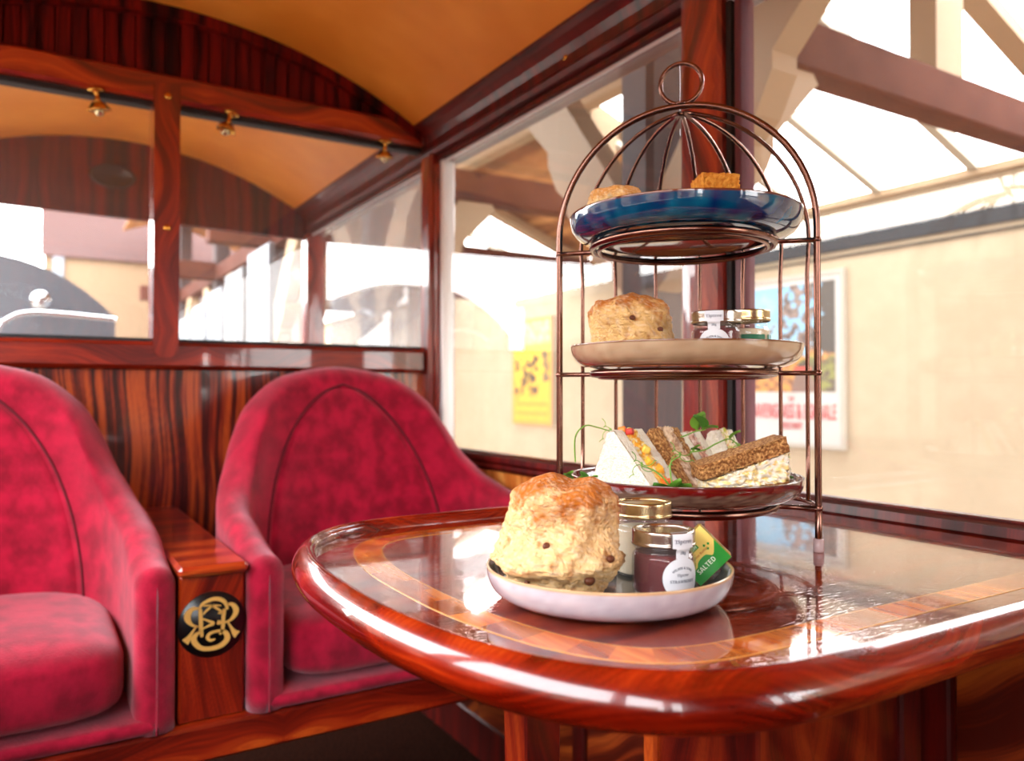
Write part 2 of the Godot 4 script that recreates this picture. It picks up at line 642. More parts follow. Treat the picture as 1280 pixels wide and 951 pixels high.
func side_wall(called: String, label: String, xin: float, s: float, z_a: float, z_b: float, posts: Array) -> Node3D:
	# s = +1 when the outside lies towards +x. Lower panelling, sill, cornice and posts.
	var w := frame_node(called, label)
	var bx := func(n: String, x0: float, x1: float, y0: float, y1: float, z0: float, z1: float, m: Material, ch := 0.003) -> MeshInstance3D:
		var a: float = xin + s * x0
		var b: float = xin + s * x1
		return add(n, box(Vector3(minf(a, b), y0, minf(z0, z1)), Vector3(maxf(a, b), y1, maxf(z0, z1)), ch), m, w)
	bx.call("outer_skin", 0.012, 0.05, -0.1, 0.66, z_a, z_b, M.mahogany_level, 0.0)
	# frieze band between two dark rails, then veneered panels between stiles
	bx.call("frieze_veneer", 0.006, 0.02, 0.592, 0.642, z_a, z_b, M.frieze_veneer)
	bx.call("rail", -0.006, 0.014, 0.566, 0.592, z_a, z_b, M.dark_mahogany, 0.004)
	bx.call("rail", -0.004, 0.014, 0.0, 0.09, z_a, z_b, M.dark_mahogany)
	var edges := [z_a]
	for z in [-2.3, -1.76, -1.16, -0.50, 0.15, 0.8]:
		if z < z_a and z > z_b: edges.append(z)
	edges.append(z_b)
	edges.sort()
	for i in edges.size() - 1:
		bx.call("panel", 0.002, 0.014, 0.085, 0.568, edges[i] + 0.018, edges[i + 1] - 0.018, M.ribbon_veneer, 0.006)
		bx.call("stile", -0.004, 0.014, 0.085, 0.568, edges[i] - 0.018, edges[i] + 0.018, M.dark_mahogany)
	# sill in two steps
	var sp := PackedVector2Array([Vector2(0.05, 0.664), Vector2(0.018, 0.676), Vector2(0.004, 0.676), Vector2(-0.004, 0.672), Vector2(-0.006, 0.662), Vector2(0.0, 0.654), Vector2(-0.003, 0.648), Vector2(0.003, 0.640), Vector2(0.05, 0.640)])
	for i in sp.size(): sp[i].x = xin + s * sp[i].x
	add("sill", prism(sp, along_z, z_b, z_a), M.dark_mahogany, w)
	# cornice
	var cp := PackedVector2Array([Vector2(0.05, 1.375), Vector2(0.0, 1.375), Vector2(-0.006, 1.379), Vector2(-0.006, 1.386), Vector2(-0.001, 1.391), Vector2(-0.012, 1.396), Vector2(-0.018, 1.404), Vector2(-0.012, 1.412), Vector2(-0.014, 1.43), Vector2(-0.022, 1.444), Vector2(-0.036, 1.456), Vector2(-0.05, 1.461), Vector2(-0.052, 1.468), Vector2(-0.046, 1.474), Vector2(0.05, 1.474)])
	for i in cp.size(): cp[i].x = xin + s * cp[i].x
	add("cornice", prism(cp, along_z, z_b, z_a), M.dark_mahogany, w)
	bx.call("drip_strip", 0.002, 0.007, 1.3705, 1.376, z_b, z_a, M.aluminium_strip, 0.001)
	bx.call("glazing_strip", 0.004, 0.02, 0.6755, 0.679, z_b, z_a, M.dark_mahogany, 0.001)
	for p in posts:      # rounded mahogany post, rubber and seal on its near side
		var zc: float = p
		var hw := 0.042
		var poly := PackedVector2Array()
		for i in 13:
			var a := PI * i / 12.0
			poly.append(Vector2(xin + s * (0.004 - 0.026 * pow(sin(a), 0.6)), zc + hw * cos(a)))
		poly.append(Vector2(xin + s * 0.05, zc - hw))
		poly.append(Vector2(xin + s * 0.05, zc + hw))
		var st := begin(false)
		put_prism(st, poly, flat_xz, 0.66, 1.40)
		add("post", fin(st), M.mahogany_upright, w)
		bx.call("post_rubber", -0.002, 0.03, 0.677, 1.372, zc + hw, zc + hw + 0.010, M.rubber, 0.001)
		bx.call("post_bead", 0.006, 0.03, 0.677, 1.372, zc + hw + 0.010, zc + hw + 0.014, M.aluminium_strip, 0.001)
		bx.call("post_seal", 0.0, 0.03, 0.677, 1.372, zc + hw + 0.014, zc + hw + 0.026, M.purple_seal, 0.002)
	return w


func pane(lo: Vector3, hi: Vector3, m: Material, label: String) -> void:
	var o := struct("window_%d" % (pane_no + 1), box(lo, hi, 0.0), m, label)
	o.name = "window_%d" % (pane_no + 1)
	pane_no += 1

var pane_no := 0


func build_carriage() -> void:
	struct("floor", box(Vector3(XL - 0.05, -0.06, ZF - 0.05), Vector3(XW + 0.05, 0.0, ZR), 0.0), M.carpet, "dark brown carpet under the seats")
	var cei := prism(arch_poly(XL - 0.05, XW + 0.05, 0.0, -0.03), along_z, ZF - 0.04, ZR + 0.04)
	struct("ceiling", smooth_ceiling(), M.ceiling_lining, "arched amber varnished ceiling lining")
	struct("ceiling", prism(arch_poly(XL - 0.05, XW + 0.05, -0.012, -0.04), along_z, ZF - 0.04, ZR + 0.04), M.slate_paint, "carriage roof above the lining")
	var w := side_wall("wall_right", "polished mahogany window wall beside the table", XW, 1.0, ZR, ZF, [-0.842, 0.95])
	# corner post where the partition meets the window wall
	var cp := add("corner_post", box(Vector3(0.828, 0.62, -1.80), Vector3(0.90, 1.40, -1.742), 0.008), M.mahogany_upright, w)
	add("corner_bead", box(Vector3(0.838, 0.677, -1.744), Vector3(0.88, 1.372, -1.724), 0.004), M.mahogany_upright, w)
	add("corner_strip", box(Vector3(0.846, 0.677, -1.724), Vector3(0.88, 1.376, -1.710), 0.003), M.aluminium_strip, w)
	for y in [0.843, 0.882]: screw(w, Vector3(0.846, y, -1.742), Vector3(-0.2, 0, 1).normalized(), 0.006)
	screw(w, Vector3(0.835, 1.428, -1.18), Vector3(-1, 0, 0), 0.006)
	side_wall("wall_left", "mahogany window wall on the track side", XL, -1.0, ZR, ZP, [-0.842, 0.2, 0.95])
	pane(Vector3(0.860, 0.668, -0.86), Vector3(0.864, 1.385, ZR), M.window_glass, "large clear window pane beside the table")
	pane(Vector3(0.860, 0.668, -1.75), Vector3(0.864, 1.385, -0.86), M.window_glass, "clear window pane beside the far seat")
	pane(Vector3(XL - 0.027, 0.668, ZP), Vector3(XL - 0.022, 1.385, ZR), M.window_glass, "window pane on the track side")
	# end wall behind the camera: panelled, kept windowless to cut sky reflections
	var wr := frame_node("wall_rear", "mahogany end wall behind the camera")
	add("dado", box(Vector3(XL, 0.0, ZR), Vector3(XW, 0.858, ZR + 0.04), 0.003), M.zebra_veneer, wr)
	add("upper_panel", box(Vector3(XL, 0.858, ZR + 0.005), Vector3(XW, 1.63, ZR + 0.04), 0.003), M.mahogany_upright, wr)
	add("rail", box(Vector3(XL, 0.858, ZR - 0.02), Vector3(XW, 0.914, ZR + 0.005), 0.006), M.mahogany_level, wr)
	build_partition()


func smooth_ceiling() -> ArrayMesh:
	var rows := []
	for z in [ZF - 0.04, ZP, -0.6, ZR + 0.04]:
		var r := PackedVector3Array()
		for i in 49:
			var x := lerpf(XL - 0.05, XW + 0.05, i / 48.0)
			r.append(Vector3(x, arch_y(x), z))
		for i in 49:
			var x := lerpf(XW + 0.05, XL - 0.05, i / 48.0)
			r.append(Vector3(x, arch_y(x) + 0.011, z))
		rows.append(r)
	return rows_mesh(rows, true)


func build_partition() -> void:
	var w := frame_node("wall_front", "mahogany partition with two windows behind the seats")
	var x0 := XL
	var x1 := 0.83
	add("top_rail", box(Vector3(x0, 1.421, -1.825), Vector3(x1, 1.477, -1.775), 0.006), M.mahogany_level, w)
	add("rail_rubber", box(Vector3(x0, 1.409, -1.822), Vector3(x1, 1.421, -1.792), 0.001), M.rubber, w)
	add("sill_rail", box(Vector3(x0, 0.858, -1.83), Vector3(x1, 0.914, -1.765), 0.008), M.mahogany_level, w)
	add("sill_rubber", box(Vector3(x0, 0.914, -1.825), Vector3(x1, 0.923, -1.795), 0.001), M.rubber, w)
	# mullion with a rounded foot and brass screws
	var mp := PackedVector2Array([Vector2(-0.025, 1.45), Vector2(-0.025, 0.902)])
	for i in 9:
		var a := PI + PI * i / 8.0
		mp.append(Vector2(0.025 * cos(a), 0.902 + 0.022 * sin(a)))
	mp.append(Vector2(0.025, 1.45))
	for i in mp.size(): mp[i].x += 0.2355
	add("mullion", prism(mp, xy(0.0), -1.83, -1.757), M.mahogany_upright, w)
	for y in [1.424, 1.150, 0.888]: screw(w, Vector3(0.2365, y, -1.757 if y > 0.9 else -1.765), Vector3(0, 0, 1))
	# veneer below the windows
	add("veneer_panel", box(Vector3(x0, 0.30, -1.81), Vector3(x1 + 0.03, 0.858, -1.785), 0.002), M.zebra_veneer, w)
	# boarded header under the roof arch
	var n := 44
	var bw := (x1 + 0.04 - x0) / n
	for i in n:
		var a := x0 + bw * i + 0.0016
		var b := x0 + bw * (i + 1) - 0.0016
		var ya := arch_y(a) - 0.004
		var yb := arch_y(b) - 0.004
		if maxf(ya, yb) < 1.480: continue
		var poly := PackedVector2Array([Vector2(a, 1.470), Vector2(b, 1.470), Vector2(b, yb), Vector2(a, ya)])
		add("board", prism(poly, xy(0.0), -1.815, -1.796 + 0.004 * (i % 2) + 0.002 * (i % 3)), M.header_board, w)
	add("header_backing", prism(header_poly(), xy(0.0), -1.825, -1.806), M.header_board, w)
	var t := struct("trim_1", prism(arch_poly(x0, 0.82, 0.001, 0.026), along_z, -1.80, -1.772), M.header_board, "dark arched bead along the ceiling over the partition")
	pane(Vector3(x0, 0.905, -1.815), Vector3(0.2355, 1.43, -1.811), M.window_glass, "left partition window")
	pane(Vector3(0.2355, 0.905, -1.815), Vector3(0.84, 1.43, -1.811), M.window_glass, "right partition window")
	# little brass lamps under the top rail
	var k := 0
	var names := ["small brass lamp under the rail, furthest from the platform windows", "small brass lamp under the rail just right of the mullion", "small brass lamp under the rail nearest the corner post"]
	for x in [0.105, 0.368, 0.728]:
		var l := thing("brass_lamp", names[k], "lamp", Vector3(x, 1.421, -1.783), "brass lamps under the partition rail")
		add("ceiling_plate", lathe([Vector2(0, 0), Vector2(0.017, 0), Vector2(0.018, -0.003), Vector2(0.008, -0.006), Vector2(0, -0.006)], 20), M.brass, l)
		add("stem", lathe([Vector2(0.006, -0.005), Vector2(0.0045, -0.012), Vector2(0.005, -0.018), Vector2(0.0075, -0.021), Vector2(0.006, -0.024)], 14), M.brass, l)
		var st := begin()
		var rows := []
		for q in [Vector2(0.005, -0.023), Vector2(0.012, -0.026), Vector2(0.017, -0.034), Vector2(0.0215, -0.041), Vector2(0.020, -0.042), Vector2(0.0155, -0.035), Vector2(0.010, -0.028)]:
			var r := PackedVector3Array()
			for j in 36:
				var a := TAU * j / 36
				var f: float = 1.0 + 0.10 * cos(a * 6) * clampf((-0.026 - q.y) / 0.012, 0, 1)
				r.append(Vector3(cos(a) * q.x * f, q.y, sin(a) * q.x * f))
			rows.append(r)
		put_rows(st, rows, true)
		add("bell_shade", fin(st), M.brass, l)
		add("bulb", lathe(smooth_prof([Vector2(0.004, -0.027), Vector2(0.0095, -0.036), Vector2(0.010, -0.044), Vector2(0.006, -0.051), Vector2(0, -0.053)], 4), 18), M.gold_lid, l)
		l.rotation_degrees = Vector3(8, 20 * k, -14 if k == 1 else 10)
		k += 1


func header_poly() -> PackedVector2Array:
	var p := PackedVector2Array()
	var xa := XL
	var xb := 0.80
	for i in 31:
		var x := lerpf(xa, xb, i / 30.0)
		p.append(Vector2(x, maxf(arch_y(x), 1.462)))
	p.append(Vector2(xb, 1.46))
	p.append(Vector2(xa, 1.46))
	return p


func build_vestibule() -> void:
	# compartment seen through the partition windows
	var w := frame_node("wall_far", "dark mahogany end of the next compartment, seen through the partition windows")
	add("header", prism(PackedVector2Array(Array(arch_poly(XL, 0.86, 0.0, 0.02).slice(0, 37)) + [Vector2(0.86, 1.362), Vector2(XL, 1.385)]), xy(0.0), ZF - 0.02, ZF + 0.01), M.header_board, w)
	add("dado", box(Vector3(XL, 0.0, ZF - 0.02), Vector3(0.86, 0.93, ZF + 0.01), 0.002), M.zebra_veneer, w)
	add("corner_post", box(Vector3(0.835, 0.62, ZF - 0.02), Vector3(0.90, 1.38, ZF + 0.05), 0.006), M.mahogany_upright, w)
	pane(Vector3(XL, 0.92, ZF - 0.008), Vector3(0.84, 1.39, ZF - 0.004), M.window_glass, "far window of the next compartment")
	pane(Vector3(0.872, 0.668, ZF), Vector3(0.877, 1.385, -1.80), M.window_glass, "side window of the next compartment")
	pane(Vector3(0.866, 0.668, -2.60), Vector3(0.870, 1.385, -1.80), M.reflection_veil, "added pale pane imitating a reflection in the next compartment's side window")
	var v := thing("ceiling_vent", "dark oval vent on the next compartment's ceiling", "vent", Vector3(0.19, arch_y(0.19), -2.22))
	var st := begin()
	put_lathe(st, [Vector2(0.06, 0.002), Vector2(0.062, -0.006), Vector2(0.052, -0.010), Vector2(0.05, -0.004), Vector2(0, -0.004)], Vector3.ZERO, 32, null, Vector2(1.0, 0.7))
	add("rim", fin(st), M.dark_mahogany, v)
	for i in 5: add("slat", box(Vector3(-0.05 + 0.004 * absf(i - 2), -0.009, -0.028 + 0.013 * i), Vector3(0.05 - 0.004 * absf(i - 2), -0.005, -0.022 + 0.013 * i), 0.001), M.rubber, v)
	var s := thing("oval_speaker", "dark oval speaker on the far compartment's header", "speaker", Vector3(0.215, 1.50, ZF + 0.011))
	st = begin()
	put_lathe(st, [Vector2(0.066, -0.001), Vector2(0.068, 0.006), Vector2(0.058, 0.009), Vector2(0.054, 0.004), Vector2(0, 0.007)], Vector3.ZERO, 32, null, Vector2(1.0, 0.55))
	var o := add("grille", fin(st), M.black_enamel, s)
	o.rotation_degrees.x = 90
	# what stands beyond: another coach, its lamp and rail; the white boards imitate a reflection
	var c := thing("coach", "slate grey coach end standing beyond the far compartment", "coach", Vector3(-0.35, -0.1, -4.6))
	var rp := PackedVector2Array()
	for i in 21:
		var x := lerpf(-1.0, 1.0, i / 20.0)
		rp.append(Vector2(x * 0.72, 1.60 - 0.30 * pow(absf(x), 2.6)))
	rp.append(Vector2(0.72, 1.14)); rp.append(Vector2(-0.72, 1.14))
	add("roof", prism(rp, xy(0.0), -2.0, 0.0), M.slate_paint, c)
	add("end_wall", box(Vector3(-0.68, 0.0, -1.9), Vector3(0.68, 1.15, -0.06), 0.01), M.grey_paint, c)
	add("door", box(Vector3(0.10, 0.1, -0.062), Vector3(0.38, 1.16, -0.05), 0.006), M.slate_paint, c)
	add("window_panel", box(Vector3(-0.30, 0.72, -0.062), Vector3(0.04, 1.02, -0.05), 0.004), M.dull_beige, c)
	add("window_panel", box(Vector3(0.42, 0.72, -0.062), Vector3(0.64, 1.02, -0.05), 0.004), M.dull_beige, c)
	add("door_panel", box(Vector3(0.17, 0.72, -0.052), Vector3(0.31, 0.98, -0.044), 0.004), M.brown_paint, c)
	var l := thing("globe_lamp", "round pale globe lamp on the slate coach end", "lamp", Vector3(0.03, 1.255, -4.47))
	add("globe", superell(Vector3(0.052, 0.052, 0.052), 1, 1, 28, 18), M.chrome, l)
	add("bracket", tube(PackedVector3Array([Vector3(0, 0, -0.05), Vector3(0, 0, -0.128)]), 0.015, 10), M.chrome, l)
	var h := thing("handrail", "bent silver handrail outside the far compartment", "rail", Vector3(-0.10, 0.9, -3.2))
	add("rail_tube", tube(smooth_path([Vector3(-0.02, -0.2, 0), Vector3(-0.005, 0.10, 0), Vector3(0.03, 0.16, 0), Vector3(0.09, 0.185, 0), Vector3(0.2, 0.185, 0), Vector3(0.36, 0.175, 0)], 8), 0.009, 12), M.chrome, h)
	var tap := thing("valve_cluster", "shiny cluster of valve wheels at the left picture edge", "valve", Vector3(-0.055, 0.955, -3.1))
	for i in 5:
		add("wheel", tube(ring_path(Vector3(-0.06 + 0.035 * i, 0.02 * (i % 2), 0.01 * i), 0.02, Vector3(cos(i * 1.0), 0, sin(i * 1.0)), Vector3.UP, 20), 0.006, 8, true), M.chrome, tap)
	add("stem", tube(PackedVector3Array([Vector3(-0.09, -0.02, 0.02), Vector3(0.10, -0.02, 0.02)]), 0.010, 10), M.chrome, tap)
	add("upright", tube(PackedVector3Array([Vector3(0, -0.02, 0.02), Vector3(0, -1.06, 0.02)]), 0.012, 10), M.chrome, tap)
	add("upright", tube(PackedVector3Array([Vector3(-0.02, -0.2, 0), Vector3(-0.02, -1.0, 0)]), 0.009, 10), M.chrome, h)
	var f := thing("reflection_boards", "row of white upright boards imitating a reflection beyond the far compartment", "reflected_row", Vector3(0.80, -0.1, -3.0))
	for i in 6:
		var z := -0.12 - 0.46 * i
		var top := 1.50 - 0.035 * i
		var o2 := add("board", box(Vector3(-0.012, 0, z - 0.36), Vector3(0.012, top, z), 0.004), M.white_board if i != 1 else M.grey_paint, f)
	var b := thing("station_building", "low mauve and beige building behind the slate coach", "building", Vector3(0.9, -0.1, -11.0))
	add("wall", box(Vector3(-0.78, 0, -0.4), Vector3(2.2, 3.15, 0), 0.01), M.dull_beige, b)
	add("fascia", box(Vector3(-0.82, 2.55, 0), Vector3(2.2, 3.5, 0.06), 0.01), M.dull_mauve, b)
	add("pilaster", box(Vector3(-0.70, 0, 0), Vector3(-0.58, 2.56, 0.05), 0.01), M.white_board, b)


# ---------------------------------------------------------------- the station outside
const WX := 4.0
const PLAT := -0.12
const RX := 1.39          # ridge and column line


func roof_y(x: float) -> float:
	return 1.93 + 0.375 * (WX - maxf(x, RX)) - 0.375 * maxf(0.0, RX - x)


func build_station() -> void:
	struct("platform", box(Vector3(1.02, -0.6, -22), Vector3(WX + 0.2, PLAT, 6), 0.0), M.paving, "pale paved station platform")
	struct("ground", box(Vector3(-30, -0.7, -40), Vector3(40, -0.6, 30), 0.0), M.ballast, "grey ballast ground beside the coach")
	var w := frame_node("wall_station", "cream painted station wall across the platform")
	add("wall_face", box(Vector3(WX, PLAT, -22), Vector3(WX + 0.2, 1.90, 6), 0.0), M.cream_paint, w)
	add("wall_plate", box(Vector3(WX - 0.03, 1.88, -22), Vector3(WX + 0.2, 1.925, 6), 0.004), M.beige_paint, w)
	add("black_band", box(Vector3(WX - 0.012, 1.630, -3.9), Vector3(WX, 1.716, 6), 0.002), M.black_paint, w)
	add("moulding", box(Vector3(WX - 0.010, 1.592, -3.9), Vector3(WX, 1.602, 6), 0.001), M.black_paint, w)
	# unseen shed across the tracks, added to block sky mirrored in the windows
	var hb := thing("added_shed", "low dull brick coloured shed added out of view to block sky reflections", "building", Vector3(-5.2, -0.6, -2.0))
	add("added_shed_wall", box(Vector3(-0.2, 0.0, -9.0), Vector3(0.0, 2.9, 10.0), 0.01), M.added_shed_wall, hb)
	add("added_shed_eaves", box(Vector3(-0.3, 2.8, -9.1), Vector3(0.12, 2.95, 10.1), 0.02), M.slate_paint, hb)
	for i in 6: add("added_shed_door", box(Vector3(0.0, 0.0, -8.0 + 3.0 * i), Vector3(0.03, 2.2, -6.4 + 3.0 * i), 0.01), M.brown_paint, hb)
	build_posters()
	# one timber canopy over the platform, its coach side added to block sky: frames every 2.35 m, boards on the upper slope, glass on the lower
	var cn := thing("platform_canopy", "brown and beige timber canopy over the platform with glazed slopes", "canopy", Vector3(RX, PLAT, -4))
	for z in [0.35, -1.57, -3.5, -5.3, -7.1, -9.0]: canopy_frame(cn, z)
	var plank := func(x: float, z0: float, z1: float) -> void:
		var poly := PackedVector2Array([Vector2(x, roof_y(x)), Vector2(x + 0.137, roof_y(x + 0.137)), Vector2(x + 0.137, roof_y(x + 0.137) + 0.02), Vector2(x, roof_y(x) + 0.02)])
		addw("roof_plank", prism(poly, along_z, z0, z1), M.roof_board, cn)
	var x := -0.77
	while x < 2.55:
		plank.call(x, -10.4 if x > 0.9 else -3.0, 4.0)  # planks over the coach are unseen, added to keep sky light off the platform
		x += 0.14
	while x < 3.98:
		plank.call(x, -0.04, 4.0)  # boarded over out of view, to cut the light on the station wall
		plank.call(x, -5.55, -3.68)
		plank.call(x, -10.4, -7.63)
		x += 0.14
	for bay in [[-0.04, -3.68], [-5.55, -7.63]]:
		var z: float = bay[0]
		while z > bay[1] + 0.1:
			var z2 := maxf(z - 0.52, bay[1])
			var gp := PackedVector2Array([Vector2(2.6, roof_y(2.6) + 0.02), Vector2(3.99, roof_y(3.99) + 0.02), Vector2(3.99, roof_y(3.99) + 0.024), Vector2(2.6, roof_y(2.6) + 0.024)])
			addw("glass_pane", prism(gp, along_z, z2 + 0.01, z - 0.01), M.window_glass, cn)
			var bp := PackedVector2Array([Vector2(2.56, roof_y(2.56) - 0.03), Vector2(3.99, roof_y(3.99) - 0.03), Vector2(3.99, roof_y(3.99) + 0.03), Vector2(2.56, roof_y(2.56) + 0.03)])
			addw("glazing_bar", prism(bp, along_z, z2 - 0.026, z2 + 0.026), M.glazing_bar, cn)
			z = z2
	addw("added_valance", box(Vector3(-0.80, 1.78, -3.0), Vector3(-0.775, 2.16, 4), 0.004), M.beige_paint, cn)  # unseen board, added to shut low sky light out of the platform
	for e in [2.56, 0.5]:
		addw("purlin", box(Vector3(e - 0.05, roof_y(e) - 0.12, -10.4 if e > 1 else -3.0), Vector3(e + 0.05, roof_y(e), 4), 0.008), M.beige_paint, cn)
	addw("girder", box(Vector3(RX - 0.055, 1.765, -10.4), Vector3(RX + 0.055, 1.90, 4), 0.01), M.brown_paint, cn)


func canopy_frame(cn: Node3D, z: float) -> void:
	var t := Node3D.new()
	t.name = "frame"
	cn.add_child(t, true)
	t.position = Vector3(0, 0, z + 4)
	var st := begin(false)
	put_box(st, Vector3(-0.062, 0, -0.062), Vector3(0.062, 2.97, 0.062), 0.015)
	add("column", fin(st), M.mauve_paint, t)
	for y in [1.30, 1.35]:
		add("collar", box(Vector3(-0.073, y, -0.073), Vector3(0.073, y + 0.02, 0.073), 0.006), M.mauve_paint, t)
	add("column_foot", box(Vector3(-0.085, 0, -0.085), Vector3(0.085, 0.22, 0.085), 0.02), M.mauve_paint, t)
	addw("tie_beam", box(Vector3(-0.6 if z > -3 else 0.95, 1.765, z - 0.055), Vector3(WX - 0.001, 1.92, z + 0.055), 0.010), M.brown_paint, t)
	# stepped knee braces: under the tie beam and along the girder
	var kb := [Vector2(0.055, 1.06), Vector2(0.10, 1.10), Vector2(0.21, 1.19), Vector2(0.21, 1.225), Vector2(0.27, 1.26), Vector2(0.33, 1.335), Vector2(0.33, 1.375), Vector2(0.385, 1.42), Vector2(0.43, 1.505), Vector2(0.43, 1.545), Vector2(0.625, 1.735), Vector2(0.60, 1.768), Vector2(0.42, 1.768), Vector2(0.055, 1.31)]
	for i in kb.size(): kb[i].y -= PLAT
	var dx := func(p: Vector2, d: float) -> Vector3: return Vector3(p.x, p.y, d)
	var dz := func(p: Vector2, d: float) -> Vector3: return Vector3(d, p.y, p.x)
	var ez := func(p: Vector2, d: float) -> Vector3: return Vector3(d, p.y, -p.x)
	add("knee_brace", prism(PackedVector2Array(kb), dx, -0.04, 0.04), M.beige_paint, t)
	add("knee_brace", prism(PackedVector2Array(kb), dz, -0.04, 0.04), M.beige_paint, t)
	add("knee_brace", prism(PackedVector2Array(kb), ez, -0.04, 0.04), M.beige_paint, t)
	# king post with flared head, and the principal rafter
	var kp := PackedVector2Array([Vector2(2.625, 1.915), Vector2(2.79, 1.915), Vector2(2.79, 2.20), Vector2(2.80, 2.22), Vector2(2.80, roof_y(2.80) - 0.03), Vector2(2.615, roof_y(2.615) - 0.03), Vector2(2.615, 2.22), Vector2(2.625, 2.20)])
	addw("king_post", prism(kp, along_z, z - 0.05, z + 0.05), M.beige_paint, t)
	var rp := PackedVector2Array([Vector2(RX, roof_y(RX) - 0.08), Vector2(3.98, roof_y(3.98) - 0.08), Vector2(3.98, roof_y(3.98) - 0.021), Vector2(RX, roof_y(RX) - 0.021)])
	addw("rafter", prism(rp, along_z, z - 0.045, z + 0.045), M.beige_paint, t)


func build_posters() -> void:
	# picture poster: blue sky, dark trees, orange bank, white foot with red lettering
	var p := thing("railway_poster", "framed poster with blue sky and trees, white foot with red lettering", "poster", Vector3(WX - 0.02, 0.5, -3.22))
	var hw := 0.345
	var put := func(d: float) -> Callable: return func(q: Vector2, e: float) -> Vector3: return Vector3(-d - e, q.y, -q.x)
	add("sheet", prism(PackedVector2Array([Vector2(-hw, 0), Vector2(hw, 0), Vector2(hw, 1.0), Vector2(-hw, 1.0)]), put.call(0.0), 0.0, 0.006), M.poster_white, p)
	for b in [[-hw - 0.025, -0.025, hw + 0.025, 0.0], [-hw - 0.025, 1.0, hw + 0.025, 1.025], [-hw - 0.025, 0.0, -hw, 1.0], [hw, 0.0, hw + 0.025, 1.0]]:
		add("frame_bar", prism(PackedVector2Array([Vector2(b[0], b[1]), Vector2(b[2], b[1]), Vector2(b[2], b[3]), Vector2(b[0], b[3])]), put.call(0.0), -0.015, 0.014), M.poster_frame, p)
	var im := Image.create(192, 208, false, Image.FORMAT_RGB8)
	var n := FastNoiseLite.new(); n.seed = 5; n.frequency = 0.035; n.fractal_octaves = 4
	for y in 208:
		for x in 192:
			var a := n.get_noise_2d(x, y)
			var b := n.get_noise_2d(x + 500, y * 1.4)
			var u := x / 192.0
			var v := y / 208.0
			var c := C8(120, 186, 222).lerp(C8(190, 214, 226), clampf(v + a * 0.5, 0, 1))
			if u + 0.35 * a > 0.42 and v < 0.74: c = C8(70, 58, 54).lerp(C8(140, 118, 108), clampf(0.5 + b * 1.6, 0, 1)) if a + b * 0.6 > -0.14 else c
			if u + 0.2 * b > 0.80 and v < 0.8: c = C8(44, 44, 40)
			if v + 0.12 * a > 0.66: c = C8(206, 142, 58).lerp(C8(120, 76, 44), clampf(0.4 + b * 1.8, 0, 1))
			if v + 0.1 * a > 0.70 and u > 0.58: c = C8(126, 128, 50).lerp(C8(70, 60, 44), clampf(0.5 + b * 2.0, 0, 1))
			if absf(v - 0.80) < 0.035 and u > 0.52 and u < 0.72: c = C8(210, 62, 44)
			if v > 0.80 and absf(u - 0.62 - (v - 0.8) * 0.3) < 0.07 + (v - 0.8) * 0.6: c = C8(120, 92, 78)
			im.set_pixel(x, y, c)
	var pm := mat("poster_print", Color.WHITE, 0.45)
	pm.albedo_texture = tex(im)
	var pp := prism_uv(-hw + 0.035, 0.31, hw - 0.035, 0.965, 0.0075)
	add("picture", pp, pm, p)
	var say := func(words: String, h: float, at: Vector2, parent: Node3D, m: Material, tall: float) -> void:
		var t := add("lettering", letters(words, h, true, false, false, 0.001), m, parent, Vector3(-0.0075, at.y, -at.x))
		t.rotation_degrees.y = -90
		t.scale.y = tall
	say.call("RAVENGLASS & ESKDALE", 0.040, Vector2(0, 0.19), p, M.poster_red, 2.3)
	say.call("RAILWAY", 0.026, Vector2(0, 0.105), p, M.poster_red, 1.6)
	say.call("THE", 0.018, Vector2(0, 0.268), p, M.poster_red, 1.4)
	# yellow poster
	var y := thing("yellow_poster", "yellow poster with dark brown figures in an orange edge", "poster", Vector3(WX - 0.02, 0.5, -6.15))
	add("board", prism(PackedVector2Array([Vector2(-hw, 0), Vector2(hw, 0), Vector2(hw, 1.0), Vector2(-hw, 1.0)]), put.call(0.0), -0.015, 0.012), M.poster_frame, y)
	var im2 := Image.create(160, 240, false, Image.FORMAT_RGB8)
	for yy in 240:
		for x in 160:
			var a := n.get_noise_2d(x * 1.5 + 90, yy * 1.5)
			var u := x / 160.0
			var v := yy / 240.0
			var c := C8(232, 190, 52).lerp(C8(214, 158, 36), clampf(v + a * 0.4, 0, 1))
			if v < 0.24: c = C8(222, 170, 98).lerp(C8(206, 190, 150), clampf(0.5 + a * 2, 0, 1))
			for e in [[0.50, 0.43, 0.15, 0.055, 0.2], [0.36, 0.50, 0.05, 0.10, 0.6], [0.30, 0.60, 0.06, 0.09, -0.5], [0.52, 0.56, 0.07, 0.05, 0.0], [0.55, 0.67, 0.14, 0.035, 0.3], [0.86, 0.40, 0.08, 0.11, 0.2], [0.12, 0.44, 0.04, 0.06, 0.0], [0.14, 0.68, 0.07, 0.05, 0.7], [0.84, 0.54, 0.07, 0.05, -0.4]]:
				var q := Vector2(u - e[0], (v - e[1]) * 1.45).rotated(e[4])
				if Vector2(q.x / e[2], q.y / (e[3] * 1.45)).length() < 0.95 + a * 1.6: c = C8(64, 46, 30) if e[0] < 0.8 else C8(110, 90, 62)
			if v > 0.74 and int(yy / 7) % 3 == 0 and u > 0.1 and u < 0.9: c = C8(196, 136, 34)
			if u < 0.06 or u > 0.94 or v < 0.03 or v > 0.97: c = C8(206, 140, 56)
			im2.set_pixel(x, yy, c)
	var ym := mat("yellow_print", Color.WHITE, 0.5)
	ym.albedo_texture = tex(im2)
	add("print", prism_uv(-hw + 0.004, 0.004, hw - 0.004, 0.996, 0.0132), ym, y)


